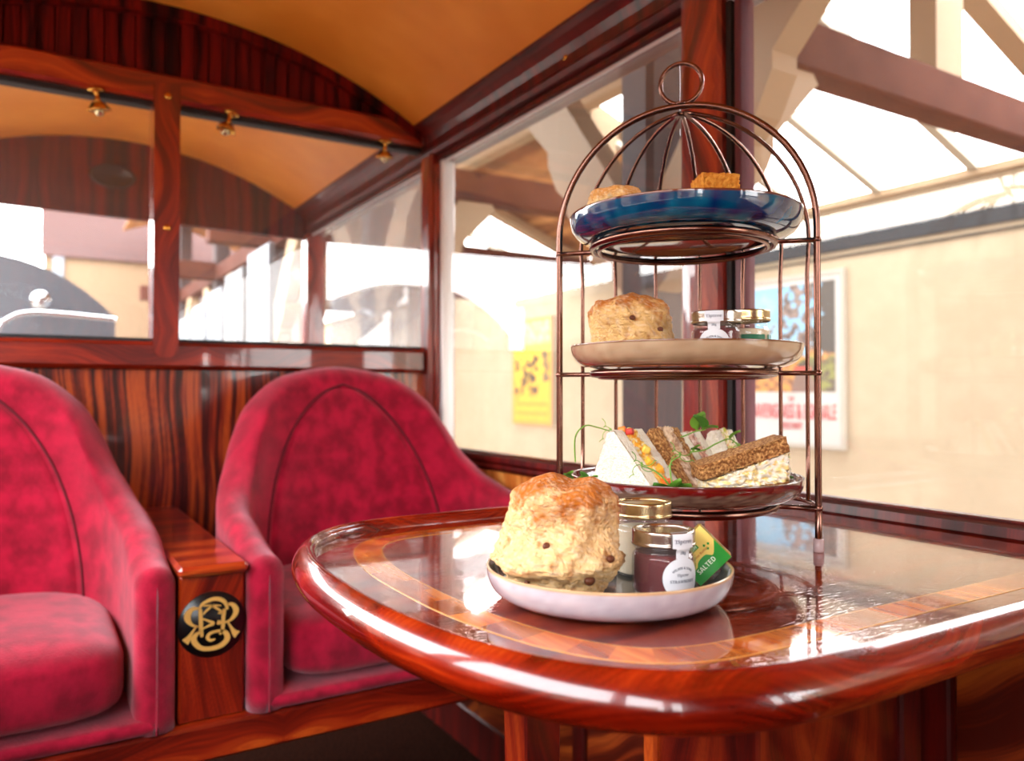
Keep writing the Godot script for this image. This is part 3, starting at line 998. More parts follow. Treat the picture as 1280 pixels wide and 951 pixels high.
func prism_uv(x0: float, y0: float, x1: float, y1: float, d: float) -> ArrayMesh:
	var st := begin(false)
	var q := [[Vector2(x0, y0), Vector2(0, 1)], [Vector2(x1, y1), Vector2(1, 0)], [Vector2(x0, y1), Vector2(0, 0)], [Vector2(x0, y0), Vector2(0, 1)], [Vector2(x1, y0), Vector2(1, 1)], [Vector2(x1, y1), Vector2(1, 0)]]
	for e in q:
		# seen from -x looking towards +x, the wall's right-hand side is +z
		st.set_uv(e[1])
		st.add_vertex(Vector3(-d, e[0].y, e[0].x))
	return fin(st)


# ---------------------------------------------------------------- seats and console
const TOPLINE := [[0.0, 0.575], [0.10, 0.583], [0.25, 0.606], [0.413, 0.640], [0.531, 0.688], [0.60, 0.740], [0.667, 0.788], [0.789, 0.832], [0.864, 0.849], [1.0, 0.864]]
var seat_half := 0.288      # half the width of the seat being built


func top_line(p: float) -> float:
	for i in TOPLINE.size() - 1:
		if p <= TOPLINE[i + 1][0]:
			var f: float = (p - TOPLINE[i][0]) / (TOPLINE[i + 1][0] - TOPLINE[i][0])
			var a: float = TOPLINE[maxi(i - 1, 0)][1]
			var d: float = TOPLINE[mini(i + 2, TOPLINE.size() - 1)][1]
			return cubic_interpolate(TOPLINE[i][1], TOPLINE[i + 1][1], a, d, f)
	return 0.864


func back_depth(y: float) -> float:    # how far the padded back leans into the seat
	return lerpf(0.14, 0.07, clampf((y - 0.45) / 0.41, 0, 1))


func shell_outer(p: float) -> Vector2:    # p 0 arm front .. 1 middle of the back; x >= 0
	if p < 0.25: return Vector2(seat_half, lerpf(-1.165, -1.30, p / 0.25))
	var th := PI / 2 * (1.0 - (p - 0.25) / 0.75)
	return Vector2(seat_half * pow(absf(sin(th)), 0.77), -1.30 - 0.36 * pow(absf(cos(th)), 0.77))


func shell_inner(p: float, y: float) -> Vector2:
	var wi := seat_half - 0.052
	if p < 0.25: return Vector2(wi, lerpf(-1.165, -1.30, p / 0.25))
	var th := PI / 2 * (1.0 - (p - 0.25) / 0.75)
	return Vector2(wi * pow(absf(sin(th)), 0.77), -1.30 - (0.36 - back_depth(y)) * pow(absf(cos(th)), 0.77))


func inner_z(x: float, y: float) -> float:
	return -1.30 - (0.36 - back_depth(y)) * pow(maxf(0.0, 1.0 - pow(absf(x) / (seat_half - 0.052), 2.6)), 1 / 2.6)


func shell_row(p: float, s: float, squeeze: float, dz: float) -> PackedVector3Array:
	var yt := top_line(p) - (1.0 - squeeze) * 0.026
	var row := PackedVector3Array()
	var rt := 0.026 * lerpf(1.0, 1.15, p)
	var o := shell_outer(p)
	var prof := []      # [across 0..1, y]
	for k in 9: prof.append([0.0, lerpf(0.355, yt - rt, k / 8.0)])
	for k in range(1, 12):
		var a := PI * k / 12.0
		prof.append([0.5 - 0.5 * cos(a), yt - rt + rt * sin(a)])
	for k in 9: prof.append([1.0, lerpf(yt - rt, 0.355, k / 8.0)])
	for q in prof:
		var i := shell_inner(p, q[1])
		var c: float = 0.5 + (q[0] - 0.5) * squeeze
		var w := o.lerp(i, c)
		# the outside rolls gently inward at the foot
		row.append(Vector3(w.x * s, q[1], w.y + dz))
	return row


func build_seat(cx: float, label: String) -> void:
	var t := thing("tub_seat", label, "seat", Vector3(cx, 0.355, 0), "crimson velvet seats along the partition")
	var base := Vector3(0, -0.355, 0)
	var rows := []
	var caps := []
	for k in range(9, 0, -1): caps.append([maxf(cos(PI / 2 * k / 9.2), 0.03), 0.026 * sin(PI / 2 * k / 9.2)])
	for c in caps: rows.append(shell_row(0.0, -1.0, c[0], c[1]))
	var n := 44
	for i in n + 1: rows.append(shell_row(float(i) / n, -1.0, 1.0, 0.0))
	for i in range(n - 1, -1, -1): rows.append(shell_row(float(i) / n, 1.0, 1.0, 0.0))
	caps.reverse()
	for c in caps: rows.append(shell_row(0.0, 1.0, c[0], c[1]))
	add("shell", rows_mesh(rows, true, null, true), M.velvet, t, base)
	# inset back panel: pointed arch, seam round it
	rows = []
	var m := 30
	for i in m + 1:
		var f := float(i) / m
		var y := lerpf(0.44, 0.825, f)
		var hw := 0.180 * pow(maxf(0.0, 1.0 - pow(f, 2.3)), 0.62)
		var r := PackedVector3Array()
		for j in 33:
			var a := -1.0 + j / 16.0
			var x := a * hw
			var edge := minf((1.0 - absf(a)) * hw, (0.825 - y) * 0.8)
			var lift := 0.013 * (1.0 - exp(-maxf(edge, 0.0) / 0.006)) - 0.006
			r.append(Vector3(x, y, inner_z(x, y) + lift))
		rows.append(r)
	add("back_panel", rows_mesh(rows), M.velvet, t, base)
	# dark seam welt along the arch
	var path := PackedVector3Array()
	for i in 61:
		var g := -1.0 + i / 30.0
		var f := 1.0 - absf(g) * 0.93
		var y := lerpf(0.44, 0.825, f)
		var hw := 0.1825 * pow(maxf(0.0, 1.0 - pow(f, 2.3)), 0.62) * signf(g)
		path.append(Vector3(hw, y + 0.001, inner_z(hw, y) + 0.001))
	add("seam", tube(path, 0.0025, 6), M.velvet_seam, t, base)
	# seat cushion with a crowned top and full front
	var cu := superell(Vector3(seat_half - 0.058, 0.053, 0.205), 0.42, 0.22, 64, 28, func(p: Vector3) -> Vector3:
		var q := p
		if p.y > 0: q.y += 0.010 * (1.0 - pow(p.x / 0.222, 2)) * (1.0 - 0.6 * pow(p.z / 0.205, 2))
		q.z += 0.006 * (1.0 - pow(p.x / 0.222, 2)) * signf(p.z)
		return q)
	add("cushion", cu, M.velvet, t, Vector3(0, 0.428, -1.352) + base)
	add("border", superell(Vector3(seat_half - 0.004, 0.0115, 0.215), 0.3, 0.1, 60, 12), M.velvet, t, Vector3(0, 0.366, -1.352) + base)


func build_seats() -> void:
	var vs := mat("velvet_seam", C8(92, 4, 24), 0.95)
	build_seat(0.553, "crimson velvet tub seat with arched back, beside the platform window")
	seat_half = 0.278
	build_seat(-0.108, "crimson velvet tub seat cut off by the left picture edge")
	var pl := thing("seat_plinth", "long mahogany plinth board under both velvet seats", "plinth", Vector3(0.23, 0.0, -1.16))
	addw("front_board", box(Vector3(XL + 0.009, 0.304, -1.168), Vector3(0.840, 0.354, -1.142), 0.004), M.mahogany_level, pl)
	addw("seat_board", box(Vector3(XL + 0.009, 0.334, -1.78), Vector3(0.840, 0.352, -1.168), 0.002), M.mahogany_level, pl)
	for x in [-0.385]:
		addw("support", box(Vector3(x, 0.0, -1.72), Vector3(x + 0.05, 0.334, -1.67), 0.004), M.dark_mahogany, pl)
	# console with the black and gilt monogram
	var c := thing("console", "narrow mahogany console between the seats with round black monogram", "console", Vector3(0.217, 0.355, -1.16))
	addw("body", box(Vector3(0.174, 0.3545, -1.784), Vector3(0.261, 0.556, -1.160), 0.003), M.mahogany_upright, c)
	addw("lid", box(Vector3(0.171, 0.556, -1.784), Vector3(0.264, 0.571, -1.146), 0.005), M.mahogany_level, c)
	var e := addw("emblem", lathe([Vector2(0, 0), Vector2(0.0455, 0), Vector2(0.0455, 0.0008), Vector2(0.045, 0.0016), Vector2(0, 0.0016)], 56), M.black_enamel, c)
	e.position += Vector3(0.217, 0.486, -1.160)
	e.rotation_degrees.x = 90
	var strokes := [
		[[300, 312, 20], [335, 245, 34], [420, 195, 44], [500, 180, 50], [570, 202, 50], [612, 252, 44], [622, 312, 32]],
		[[305, 292, 18], [225, 300, 48], [175, 365, 74], [178, 430, 66], [222, 486, 36], [290, 508, 20]],
		[[612, 250, 22], [680, 250, 50], [726, 312, 66], [708, 385, 52], [650, 446, 30], [585, 468, 22]],
		[[312, 300, 40], [320, 420, 46], [324, 540, 44], [336, 632, 34]],
		[[590, 300, 42], [578, 420, 44], [570, 540, 42], [540, 612, 26]],
		[[345, 365, 16], [400, 305, 26], [460, 262, 24], [552, 262, 16]],
		[[345, 262, 16], [440, 262, 24], [510, 300, 28], [568, 345, 26], [515, 352, 22]],
		[[272, 500, 18], [215, 590, 34], [180, 650, 66], [145, 690, 96]],
		[[628, 455, 18], [676, 540, 36], [710, 592, 70], [742, 618, 96]],
		[[330, 560, 22], [262, 610, 52], [246, 680, 66], [310, 755, 56], [410, 776, 50], [540, 748, 56], [618, 680, 64], [620, 615, 62], [580, 572, 46], [500, 570, 32], [425, 594, 34], [398, 640, 42], [430, 676, 34], [486, 664, 16]],
		[[345, 418, 18], [400, 440, 24], [462, 472, 40], [400, 506, 24], [345, 535, 16]],
		[[505, 462, 46], [530, 466, 52], [560, 466, 24]]]
	var st := begin(false)
	for s in strokes: gilt_stroke(st, s)
	var mo := add("monogram", fin(st), M.gilt, e)
	mo.rotation_degrees.x = -90
	mo.position = Vector3(0, 0.0016, 0)


func gilt_stroke(st: SurfaceTool, s: Array) -> void:
	var pts := []
	for q in s:      # the photo sees the disc a little turned; k brings it back to a circle
		pts.append(Vector3((q[0] - 450) * 0.0455 / 392.0, -(q[1] - 487) * 0.0455 / 392.0 - (q[0] - 450) * 0.12 * 0.0455 / 392.0, q[2] * 0.0455 / 392.0))
	var p := smooth_path(pts, 6)
	var l := []
	var r := []
	for i in p.size():
		var a := p[maxi(i - 1, 0)]
		var b := p[mini(i + 1, p.size() - 1)]
		var d := Vector2(b.x - a.x, b.y - a.y).normalized()
		var n := Vector2(-d.y, d.x) * p[i].z / 2
		l.append(Vector3(p[i].x + n.x, p[i].y + n.y, 0)); r.append(Vector3(p[i].x - n.x, p[i].y - n.y, 0))
	var up := Vector3(0, 0, 0.0007)
	for i in p.size() - 1:
		quad(st, r[i] + up, r[i + 1] + up, l[i + 1] + up, l[i] + up)
		quad(st, r[i], r[i + 1], r[i + 1] + up, r[i] + up)
		quad(st, l[i + 1], l[i], l[i] + up, l[i + 1] + up)


# ---------------------------------------------------------------- the table
func table_edge() -> PackedVector2Array:     # edge of the flat panel (x, z), from the wall round the aisle end and back
	var half := [[0.0, 0.2035], [0.06, 0.205], [0.11, 0.211], [0.155, 0.221], [0.19, 0.2345], [0.215, 0.250], [0.236, 0.270], [0.252, 0.296], [0.262, 0.330], [0.2655, 0.372], [0.266, 0.42], [0.266, 0.48]]
	var a := []
	a.append(Vector2(0.843, -0.545 - 0.266))
	a.append(Vector2(0.60, -0.545 - 0.266))
	for i in range(half.size() - 1, 0, -1): a.append(Vector2(half[i][1], -0.545 - half[i][0]))
	for i in half.size(): a.append(Vector2(half[i][1], -0.545 + half[i][0]))
	a.append(Vector2(0.60, -0.545 + 0.266))
	a.append(Vector2(0.843, -0.545 + 0.266))
	return PackedVector2Array(smooth_prof(a, 7))


func outset(p: PackedVector2Array, d: float) -> PackedVector2Array:
	var out := PackedVector2Array()
	for i in p.size():
		var a := p[maxi(i - 1, 0)]
		var b := p[mini(i + 1, p.size() - 1)]
		var t := (b - a).normalized()
		out.append(p[i] + Vector2(t.y, -t.x) * -d if i > 0 and i < p.size() - 1 else p[i] + Vector2(0, -d if i == 0 else d))
	return out


func build_table() -> void:
	var t := thing("table", "polished mahogany table with rounded lip and banded inlay", "table", Vector3(0.5, 0.0, -0.545))
	var e := table_edge()
	var panel := prism(e, flat_xz, TOP - 0.018, TOP)
	addw("panel", panel, M.table_panel, t)
	# moulded lip swept round the open sides
	var prof := smooth_prof([Vector2(-0.0005, -0.004), Vector2(-0.0002, 0.001), Vector2(0.0012, 0.0052), Vector2(0.0026, 0.0072), Vector2(0.0042, 0.0078), Vector2(0.0050, 0.0094), Vector2(0.0072, 0.0112), Vector2(0.0105, 0.0108), Vector2(0.0150, 0.0078), Vector2(0.0195, 0.0025), Vector2(0.0222, -0.0045), Vector2(0.0215, -0.0115), Vector2(0.0175, -0.0175), Vector2(0.0100, -0.0205), Vector2(-0.0100, -0.0210), Vector2(-0.0300, -0.0200)], 4)
	var rows := []
	for q in prof:
		var o := outset(e, q.x)
		var r := PackedVector3Array()
		for p in o: r.append(Vector3(p.x, TOP + q.y, p.y))
		rows.append(r)
	addw("moulded_lip", rows_mesh(rows), M.table_rim, t)
	# banded inlay: stringing, crossband pieces, stringing
	for d in [[-0.0325, -0.0337], [-0.0583, -0.0595]]:
		addw("stringing", ribbon(e, d[0], d[1], 0, e.size() - 1), M.stringing, t)
	var lens := [0.0]
	for i in range(1, e.size()): lens.append(lens[-1] + e[i].distance_to(e[i - 1]))
	var a := 0
	var k := 0
	while a < e.size() - 1:
		var b := a + 1
		while b < e.size() - 1 and lens[b] - lens[a] < 0.034: b += 1
		if lens[b] - lens[a] > 0.07:
			var cuts := int(ceil((lens[b] - lens[a]) / 0.04))
			for c in cuts:
				addw("inlay_piece", ribbon(PackedVector2Array([e[a].lerp(e[b], float(c) / cuts), e[a].lerp(e[b], float(c + 1) / cuts)]), -0.0337, -0.0583, 0, 1, true), M["crossband_%d" % ((k * 7 + k / 3) % 3)], t)
				k += 1
		else:
			addw("inlay_piece", ribbon(e, -0.0337, -0.0583, a, b), M["crossband_%d" % ((k * 7 + k / 3) % 3)], t)
		k += 1
		a = b
	# pedestal box near the wall and one square leg at the aisle end
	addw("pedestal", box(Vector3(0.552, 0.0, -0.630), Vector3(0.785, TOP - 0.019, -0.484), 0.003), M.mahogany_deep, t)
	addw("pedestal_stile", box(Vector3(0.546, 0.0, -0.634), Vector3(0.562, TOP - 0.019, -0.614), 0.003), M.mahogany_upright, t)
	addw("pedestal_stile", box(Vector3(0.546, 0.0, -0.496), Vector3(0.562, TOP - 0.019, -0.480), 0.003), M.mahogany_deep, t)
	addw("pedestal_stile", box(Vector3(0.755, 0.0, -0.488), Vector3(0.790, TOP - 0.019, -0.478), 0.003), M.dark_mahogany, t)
	var lr := []
	for q in [[0.0, 0.012], [0.3, 0.014], [0.56, 0.0175], [0.60, 0.0185], [TOP - 0.019, 0.019]]:
		var r := PackedVector3Array()
		for c in [Vector2(-1, -0.9), Vector2(-0.9, -1), Vector2(0.9, -1), Vector2(1, -0.9), Vector2(1, 0.9), Vector2(0.9, 1), Vector2(-0.9, 1), Vector2(-1, 0.9)]:
			r.append(Vector3(0.352 + c.x * q[1], q[0], -0.545 + c.y * q[1]))
		lr.append(r)
	var st := begin(false)
	put_rows(st, lr, true, null, true)
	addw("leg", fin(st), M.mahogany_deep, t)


func ribbon(e: PackedVector2Array, d0: float, d1: float, a: int, b: int, straight := false) -> ArrayMesh:
	var o: PackedVector2Array
	var i2: PackedVector2Array
	if straight:
		var t := (e[1] - e[0]).normalized()
		var n := Vector2(-t.y, t.x)
		o = PackedVector2Array([e[0] + n * d0, e[1] + n * d0])
		i2 = PackedVector2Array([e[0] + n * d1, e[1] + n * d1])
	else:
		o = outset(e, d0)
		i2 = outset(e, d1)
	var st := begin(false)
	var y := TOP + 0.0003
	var lo := TOP - 0.001
	for i in range(a, b):
		var p := [o[i], o[i + 1], i2[i + 1], i2[i]]
		quad(st, Vector3(p[3].x, y, p[3].y), Vector3(p[2].x, y, p[2].y), Vector3(p[1].x, y, p[1].y), Vector3(p[0].x, y, p[0].y))
		quad(st, Vector3(p[0].x, lo, p[0].y), Vector3(p[1].x, lo, p[1].y), Vector3(p[1].x, y, p[1].y), Vector3(p[0].x, y, p[0].y))
		quad(st, Vector3(p[2].x, lo, p[2].y), Vector3(p[3].x, lo, p[3].y), Vector3(p[3].x, y, p[3].y), Vector3(p[2].x, y, p[2].y))
	return fin(st)


# ---------------------------------------------------------------- the tea stand
const CX := 0.553
const CZ := -0.578
const TIER := [0.701, 0.828, 0.954]


func sp(r: float, f: float, y: float) -> Vector3:      # a place on the stand: right, back, height
	return Vector3(CX, y, CZ) + SR * r + SF * f


func build_stand() -> void:
	var t := thing("cake_stand", "three tier copper wire cake stand shaped like a birdcage", "cake stand", Vector3(CX, TOP, CZ))
	var L := Vector3(0.470, 0, -0.6745)
	var R := Vector3(0.631, 0, -0.4815)
	var c := (L + R) / 2
	var d := (R - L).normalized()
	var n := Vector3(-d.z, 0, d.x)
	if n.z > 0: n = -n
	var r := L.distance_to(R) / 2
	var path := PackedVector3Array()
	for y in [TOP + 0.010, 0.70, 0.75, 0.80, 0.85, 0.90, 0.94]: path.append(L + Vector3.UP * y)
	for i in 33:
		var a := PI - PI * i / 32.0
		path.append(c + d * r * cos(a) + Vector3.UP * (0.968 + 0.1275 * sin(a)))
	for y in [0.94, 0.90, 0.85, 0.80, 0.75, 0.70, TOP + 0.010]: path.append(R + Vector3.UP * y)
	addw("front_hoop", tube(path, 0.0033, 12), M.copper_wire, t)
	addw("finial_ring", tube(ring_path(c + Vector3.UP * 1.1175, 0.0205, d, Vector3.UP, 48), 0.0023, 10, true), M.copper_wire, t)
	addw("finial_knot", tube(ring_path(c + Vector3.UP * 1.0975, 0.004, d, n, 16), 0.002, 8, true), M.copper_wire, t)
	for i in range(1, 8):
		var a := PI - PI * i / 8.0 - 0.045
		var out := d * cos(a) + n * sin(a)
		var q := PackedVector3Array()
		q.append(c + out * r + Vector3.UP * (0.701 if i != 4 else TOP + 0.010))
		for y in [0.76, 0.82, 0.88, 0.93]: q.append(c + out * r + Vector3.UP * y)
		for k in 15:
			var b := PI / 2 * k / 15.0
			q.append(c + out * (r * cos(b) + 0.002) + Vector3.UP * (0.962 + 0.126 * sin(b)))
		q.append(c + out * 0.003 + Vector3.UP * 1.0885)
		addw("rib", tube(q, 0.0021, 8), M.copper_wire, t)
	var br := PackedVector3Array()
	for i in 33:
		var a := PI - PI * i / 32.0
		br.append(c + d * r * cos(a) + n * r * sin(a) + Vector3.UP * 0.701)
	addw("base_arc", tube(br, 0.0024, 10), M.copper_wire, t)
	for y in TIER:
		addw("plate_ring", tube(ring_path(c + Vector3.UP * (y + 0.0002), 0.088, d, n, 72), 0.0036, 12, true), M.copper_wire, t)
		addw("inner_ring", tube(ring_path(c + Vector3.UP * (y - 0.0030), 0.0815, d, n, 72), 0.0022, 10, true), M.copper_wire, t)
		for s in [-1.0, 1.0]:
			addw("cross_bar", tube(PackedVector3Array([c + d * s * 0.087 + Vector3.UP * y, c + d * s * r + Vector3.UP * y]), 0.0024, 10), M.copper_wire, t)
			addw("weld", superell(Vector3(0.0042, 0.004, 0.0042), 1, 1, 12, 8), M.copper_wire, t).position += c + d * s * r + Vector3.UP * y
	for q in [L, R, c + (d * cos(PI / 2 - 0.045) + n * sin(PI / 2 - 0.045)) * r]:
		addw("rubber_foot", lathe([Vector2(0, 0.0), Vector2(0.0046, 0.0), Vector2(0.0050, 0.001), Vector2(0.0048, 0.0120), Vector2(0.0030, 0.0125)], 20), M.clear_rubber, t).position += q + Vector3.UP * (TOP + 0.0002)


func plate_mesh(R: float, h: float, colour: Callable, foot := 0.66) -> ArrayMesh:
	var p := [Vector2(0, 0.0022), Vector2(foot * 0.9 * R, 0.0020), Vector2(foot * 0.93 * R, 0.0002), Vector2(foot * R, 0.0), Vector2((foot + 0.09) * R, 0.045 * h), Vector2(0.865 * R, 0.14 * h), Vector2(0.945 * R, 0.33 * h), Vector2(0.988 * R, 0.64 * h), Vector2(R, 0.965 * h), Vector2(0.994 * R, h), Vector2(0.978 * R, 0.985 * h), Vector2(0.955 * R, 0.74 * h), Vector2(0.90 * R, 0.46 * h), Vector2(0.80 * R, 0.28 * h), Vector2(0.60 * R, 0.215 * h), Vector2(0, 0.205 * h)]
	var out := smooth_prof(p.slice(3), 4)
	return lathe(p.slice(0, 3) + out, 96, Vector3.ZERO, colour)


func lin(r: int, g: int, b: int) -> Color:
	return C8(r, g, b).srgb_to_linear()


var nz := FastNoiseLite.new()


func build_plate_on(called: String, label: String, at: Vector3, R: float, h: float, m: Material, colour: Callable, foot := 0.66) -> void:
	var o := add(called, plate_mesh(R, h, colour, foot), m, null, at)
	tag(o, label, "plate")


func glaze(freq: float, streak: float) -> Callable:
	var n := FastNoiseLite.new()
	n.frequency = freq
	n.fractal_octaves = 3
	return func(p: Vector3) -> float: return n.get_noise_3d(p.x, p.y * streak, p.z)


func build_tiers() -> void:
	var R := 0.1125
	var up := 0.0036
	var nb: Callable = glaze(45.0, 0.3)
	build_plate_on("blue_plate", "glossy deep blue plate on the top tier", Vector3(CX, TIER[2] + up, CZ), R, 0.027, M.blue_glaze, func(p: Vector3, i: int, j: int) -> Color:
		var v: float = nb.call(p)
		var c := lin(6, 36, 92).lerp(lin(18, 106, 140), clampf(0.42 + v * 1.1, 0, 1))
		if p.y > 0.0257: c = lin(120, 62, 34)
		if Vector2(p.x, p.z).length() < 0.0745: c = lin(112, 84, 62)
		return c)
	var nt: Callable = glaze(60.0, 1.0)
	build_plate_on("taupe_plate", "taupe glazed plate with a thin brown rim on the middle tier", Vector3(CX, TIER[1] + up, CZ), R, 0.0242, M.taupe_glaze, func(p: Vector3, i: int, j: int) -> Color:
		var v: float = nt.call(p)
		return lin(118, 72, 40) if p.y > 0.0229 else lin(196, 170, 138).lerp(lin(180, 150, 118), clampf(0.5 + v, 0, 1)))
	var ns: Callable = glaze(700.0, 1.0)
	build_plate_on("burgundy_plate", "burgundy and brown speckled plate on the bottom tier", Vector3(CX, TIER[0] + up, CZ), R, 0.024, M.burgundy_glaze, func(p: Vector3, i: int, j: int) -> Color:
		var v: float = ns.call(p)
		if p.y > 0.0228: return lin(96, 46, 40)
		var red := lin(112, 16, 22).lerp(lin(88, 14, 20), clampf(0.5 + v, 0, 1))
		var brown := lin(86, 62, 52).lerp(lin(128, 104, 88), clampf(0.5 + v * 1.6, 0, 1))
		return brown if p.y + v * 0.006 < 0.0168 else red)
	var f0: float = TIER[0] + up + 0.006
	var f1: float = TIER[1] + up + 0.006
	var f2: float = TIER[2] + up + 0.007
	# top tier: a crumbly round biscuit and a square of cake
	var b := lump("biscuit", "round crumbly biscuit on the blue top plate", "biscuit", sp(-0.071, -0.034, f2 + 0.003), 0.027, 0.036, 3, 0.0, 0.0012, lin(222, 160, 86), lin(240, 204, 142), 0.6)
	var ck := thing("cake_square", "orange golden square of cake on the blue top plate", "cake", sp(0.020, -0.044, f2))
	var cn := FastNoiseLite.new(); cn.frequency = 200.0
	var side := 0.0175
	add("cake_body", slab(PackedVector2Array([Vector2(-side, 0), Vector2(side, 0), Vector2(side, 0.047), Vector2(-side, 0.047)]), -side, side, 0.0018, 0.0022, 260.0, 4, func(p: Vector3, i: int, j: int) -> Color: return lin(216, 128, 40).lerp(lin(240, 172, 74), clampf(0.5 + cn.get_noise_3dv(p) * 1.4, 0, 1))), M.crumb, ck).rotation.y = atan2(-SR.z, SR.x) + 0.1
	# middle tier: a fruit scone and two small jars
	lump("scone", "golden fruit scone on the taupe middle plate", "scone", sp(-0.057, -0.024, f1 + 0.0035), 0.0410, 0.061, 12, 0.0, 0.0020, lin(184, 108, 42), lin(228, 184, 118), 0.72)
	jam_jar(sp(0.018, -0.056, f1), 0.0225, 0.0465, "jam jar with pale lid and silver seal on the taupe plate", -0.35, "steel_lid")
	cream_jar(sp(0.056, -0.020, f1), 0.0225, 0.051, "cream jar with gold lid and green band on the taupe plate")
	build_sandwiches(f0)


func lump(called: String, label: String, cat: String, at: Vector3, R: float, H: float, sd: int, lean: float, amp: float, crust: Color, crumb: Color, crust_from: float, prof := []) -> Node3D:
	var t := thing(called, label, cat, at)
	var n1 := FastNoiseLite.new(); n1.seed = sd; n1.frequency = 28.0; n1.fractal_octaves = 2
	var n2 := FastNoiseLite.new(); n2.seed = sd + 1; n2.frequency = 130.0; n2.fractal_octaves = 3
	var n3 := FastNoiseLite.new(); n3.seed = sd + 2; n3.frequency = 330.0; n3.fractal_octaves = 2
	var pr: Array = prof if prof.size() else [Vector2(0.0, 0.0), Vector2(0.80, 0.0), Vector2(0.95, 0.06), Vector2(0.98, 0.25), Vector2(0.95, 0.5), Vector2(0.95, 0.70), Vector2(0.90, 0.86), Vector2(0.72, 0.96), Vector2(0.4, 1.0), Vector2(0.0, 1.01)]
	var sm := smooth_prof(pr, 7)
	var rows := []
	var nn := 88
	for q in sm:
		var r := PackedVector3Array()
		for j in nn:
			var a := TAU * j / nn
			var u := Vector3(cos(a), 0, sin(a))
			var p: Vector3 = u * q.x * R + Vector3.UP * q.y * H
			var f: float = 1.0 + 0.16 * n1.get_noise_3dv(p) * q.x
			p.x *= f; p.z *= f
			p.y += 0.10 * H * n1.get_noise_3d(p.x + 1, 0, p.z) * q.y
			var pit := n2.get_noise_3d(p.x, p.y * 0.4, p.z)
			p += u * (amp * 1.6 * pit + amp * 0.7 * n3.get_noise_3dv(p)) * q.x
			p += SR * lean * H * q.y
			r.append(p)
		rows.append(r)
	var col := func(p: Vector3, i: int, j: int) -> Color:
		var v := n2.get_noise_3d(p.x, p.y * 0.4, p.z)
		var w := n3.get_noise_3dv(p)
		var h: float = p.y / H + 0.28 * n1.get_noise_3dv(p * 1.7) + 0.22 * v
		var c := crumb.lerp(crust, clampf((h - crust_from) * 5.0 + 0.25, 0.0, 1.0))
		c = c.lerp(crust.lerp(Color(0.25, 0.08, 0.02), 0.25), clampf(-v * 2.0 - 0.30, 0.0, 0.85))
		return c.lerp(Color(1, 0.95, 0.8), clampf(w * 0.5, 0.0, 0.25))
	add("crust", rows_mesh(rows, true, col), M.crumb, t)
	var k := 0
	for q in [[-0.25, 0.52], [0.62, 0.20], [-0.75, 0.16], [0.9, 0.42]]:
		if called != "scone": break
		var row: PackedVector3Array = rows[int(float(sm.size()) * (0.12 + 0.75 * q[1]))]
		var best := row[0]
		for p in row:      # the point of that level that lies nearest the wanted side of the front
			if (p - SR * q[0] * R + SF * R).length() < (best - SR * q[0] * R + SF * R).length(): best = p
		var rz := add("raisin", superell(Vector3(0.0032, 0.0026, 0.0024) * (1.0 + 0.35 * sin(k * 2.1)), 1, 1, 12, 8), M.raisin, t, best)
		k += 1
	return t


func jar_label(parent: Node3D, R: float, h: float, ang: float) -> void:
	# silver paper: oval on the body, strip up over the lid; printed lettering bent round the jar
	var around := func(x: float, y: float, d: float) -> Vector3:
		var a := ang + x / (R + d)
		var rr: float = R + d + (0.0012 if y > h * 0.74 else 0.0)
		return (SR * sin(a) - SF * cos(a)) * rr + Vector3.UP * y
	var rows := []
	var cy := h * 0.33
	var ry := h * 0.31
	for i in 17:
		var w := -1.0 + i / 8.0
		var half := R * 0.66 * sqrt(maxf(0.0, 1.0 - w * w))
		var r := PackedVector3Array()
		for j in 17: r.append(around.call((-1.0 + j / 8.0) * half, cy + w * ry, 0.0006))
		rows.append(r)
	var strip := []
	for y in [0.62, 0.70, 0.735, 0.745, 0.775, 0.78, 0.86, 0.97]:
		var r := PackedVector3Array()
		for j in 9: r.append(around.call((-1.0 + j / 4.0) * R * (0.24 if y < 0.777 else 0.36), h * y, 0.0006))
		strip.append(r)
	var top := PackedVector3Array()
	for j in 9: top.append(around.call((-1.0 + j / 4.0) * R * 0.3, h * 1.003, -0.004))
	strip.append(top)
	var st := begin()
	put_rows(st, rows)
	put_rows(st, strip)
	var lb := add("seal_label", fin(st), M.label_paper, parent)
	var ink := func(words: String, size: float, x: float, y: float, arc: float, italic: bool) -> void:
		var m := letters(words, size, true, italic, italic, 0.0001, func(v: Vector3) -> Vector3:
			var w := v
			if arc != 0.0:
				var b := v.x / arc
				w = Vector3(sin(b) * (arc + v.y), (arc + v.y) * cos(b) - arc, 0)
			return around.call(w.x + x, w.y + y, 0.0008 + v.z))
		add("print", m, M.label_ink, lb)
	ink.call("WILKIN & SONS", 0.0017, 0.0, cy + ry * 0.50, 0.0125, false)
	ink.call("Tiptree", 0.0019, 0.0, cy + ry * 0.16, 0.0, true)
	ink.call("STRAWBERRY", 0.0020, 0.0, cy - ry * 0.14, 0.0, true)
	ink.call("28g", 0.0020, 0.0, h * 0.71, 0.0, false)
	ink.call("Tiptree", 0.0027, 0.0, h * 0.88, 0.0, true)


func lid_mesh(R: float, h: float) -> ArrayMesh:
	return lathe(smooth_prof([Vector2(R * 0.98, 0.0), Vector2(R * 1.02, 0.0006), Vector2(R * 1.02, 0.0022), Vector2(R, 0.003), Vector2(R, h * 0.8), Vector2(R * 0.985, h * 0.95), Vector2(R * 0.94, h), Vector2(R * 0.86, h * 0.985), Vector2(R * 0.82, h * 0.86), Vector2(R * 0.78, h * 0.86), Vector2(0, h * 0.90)], 4), 56)


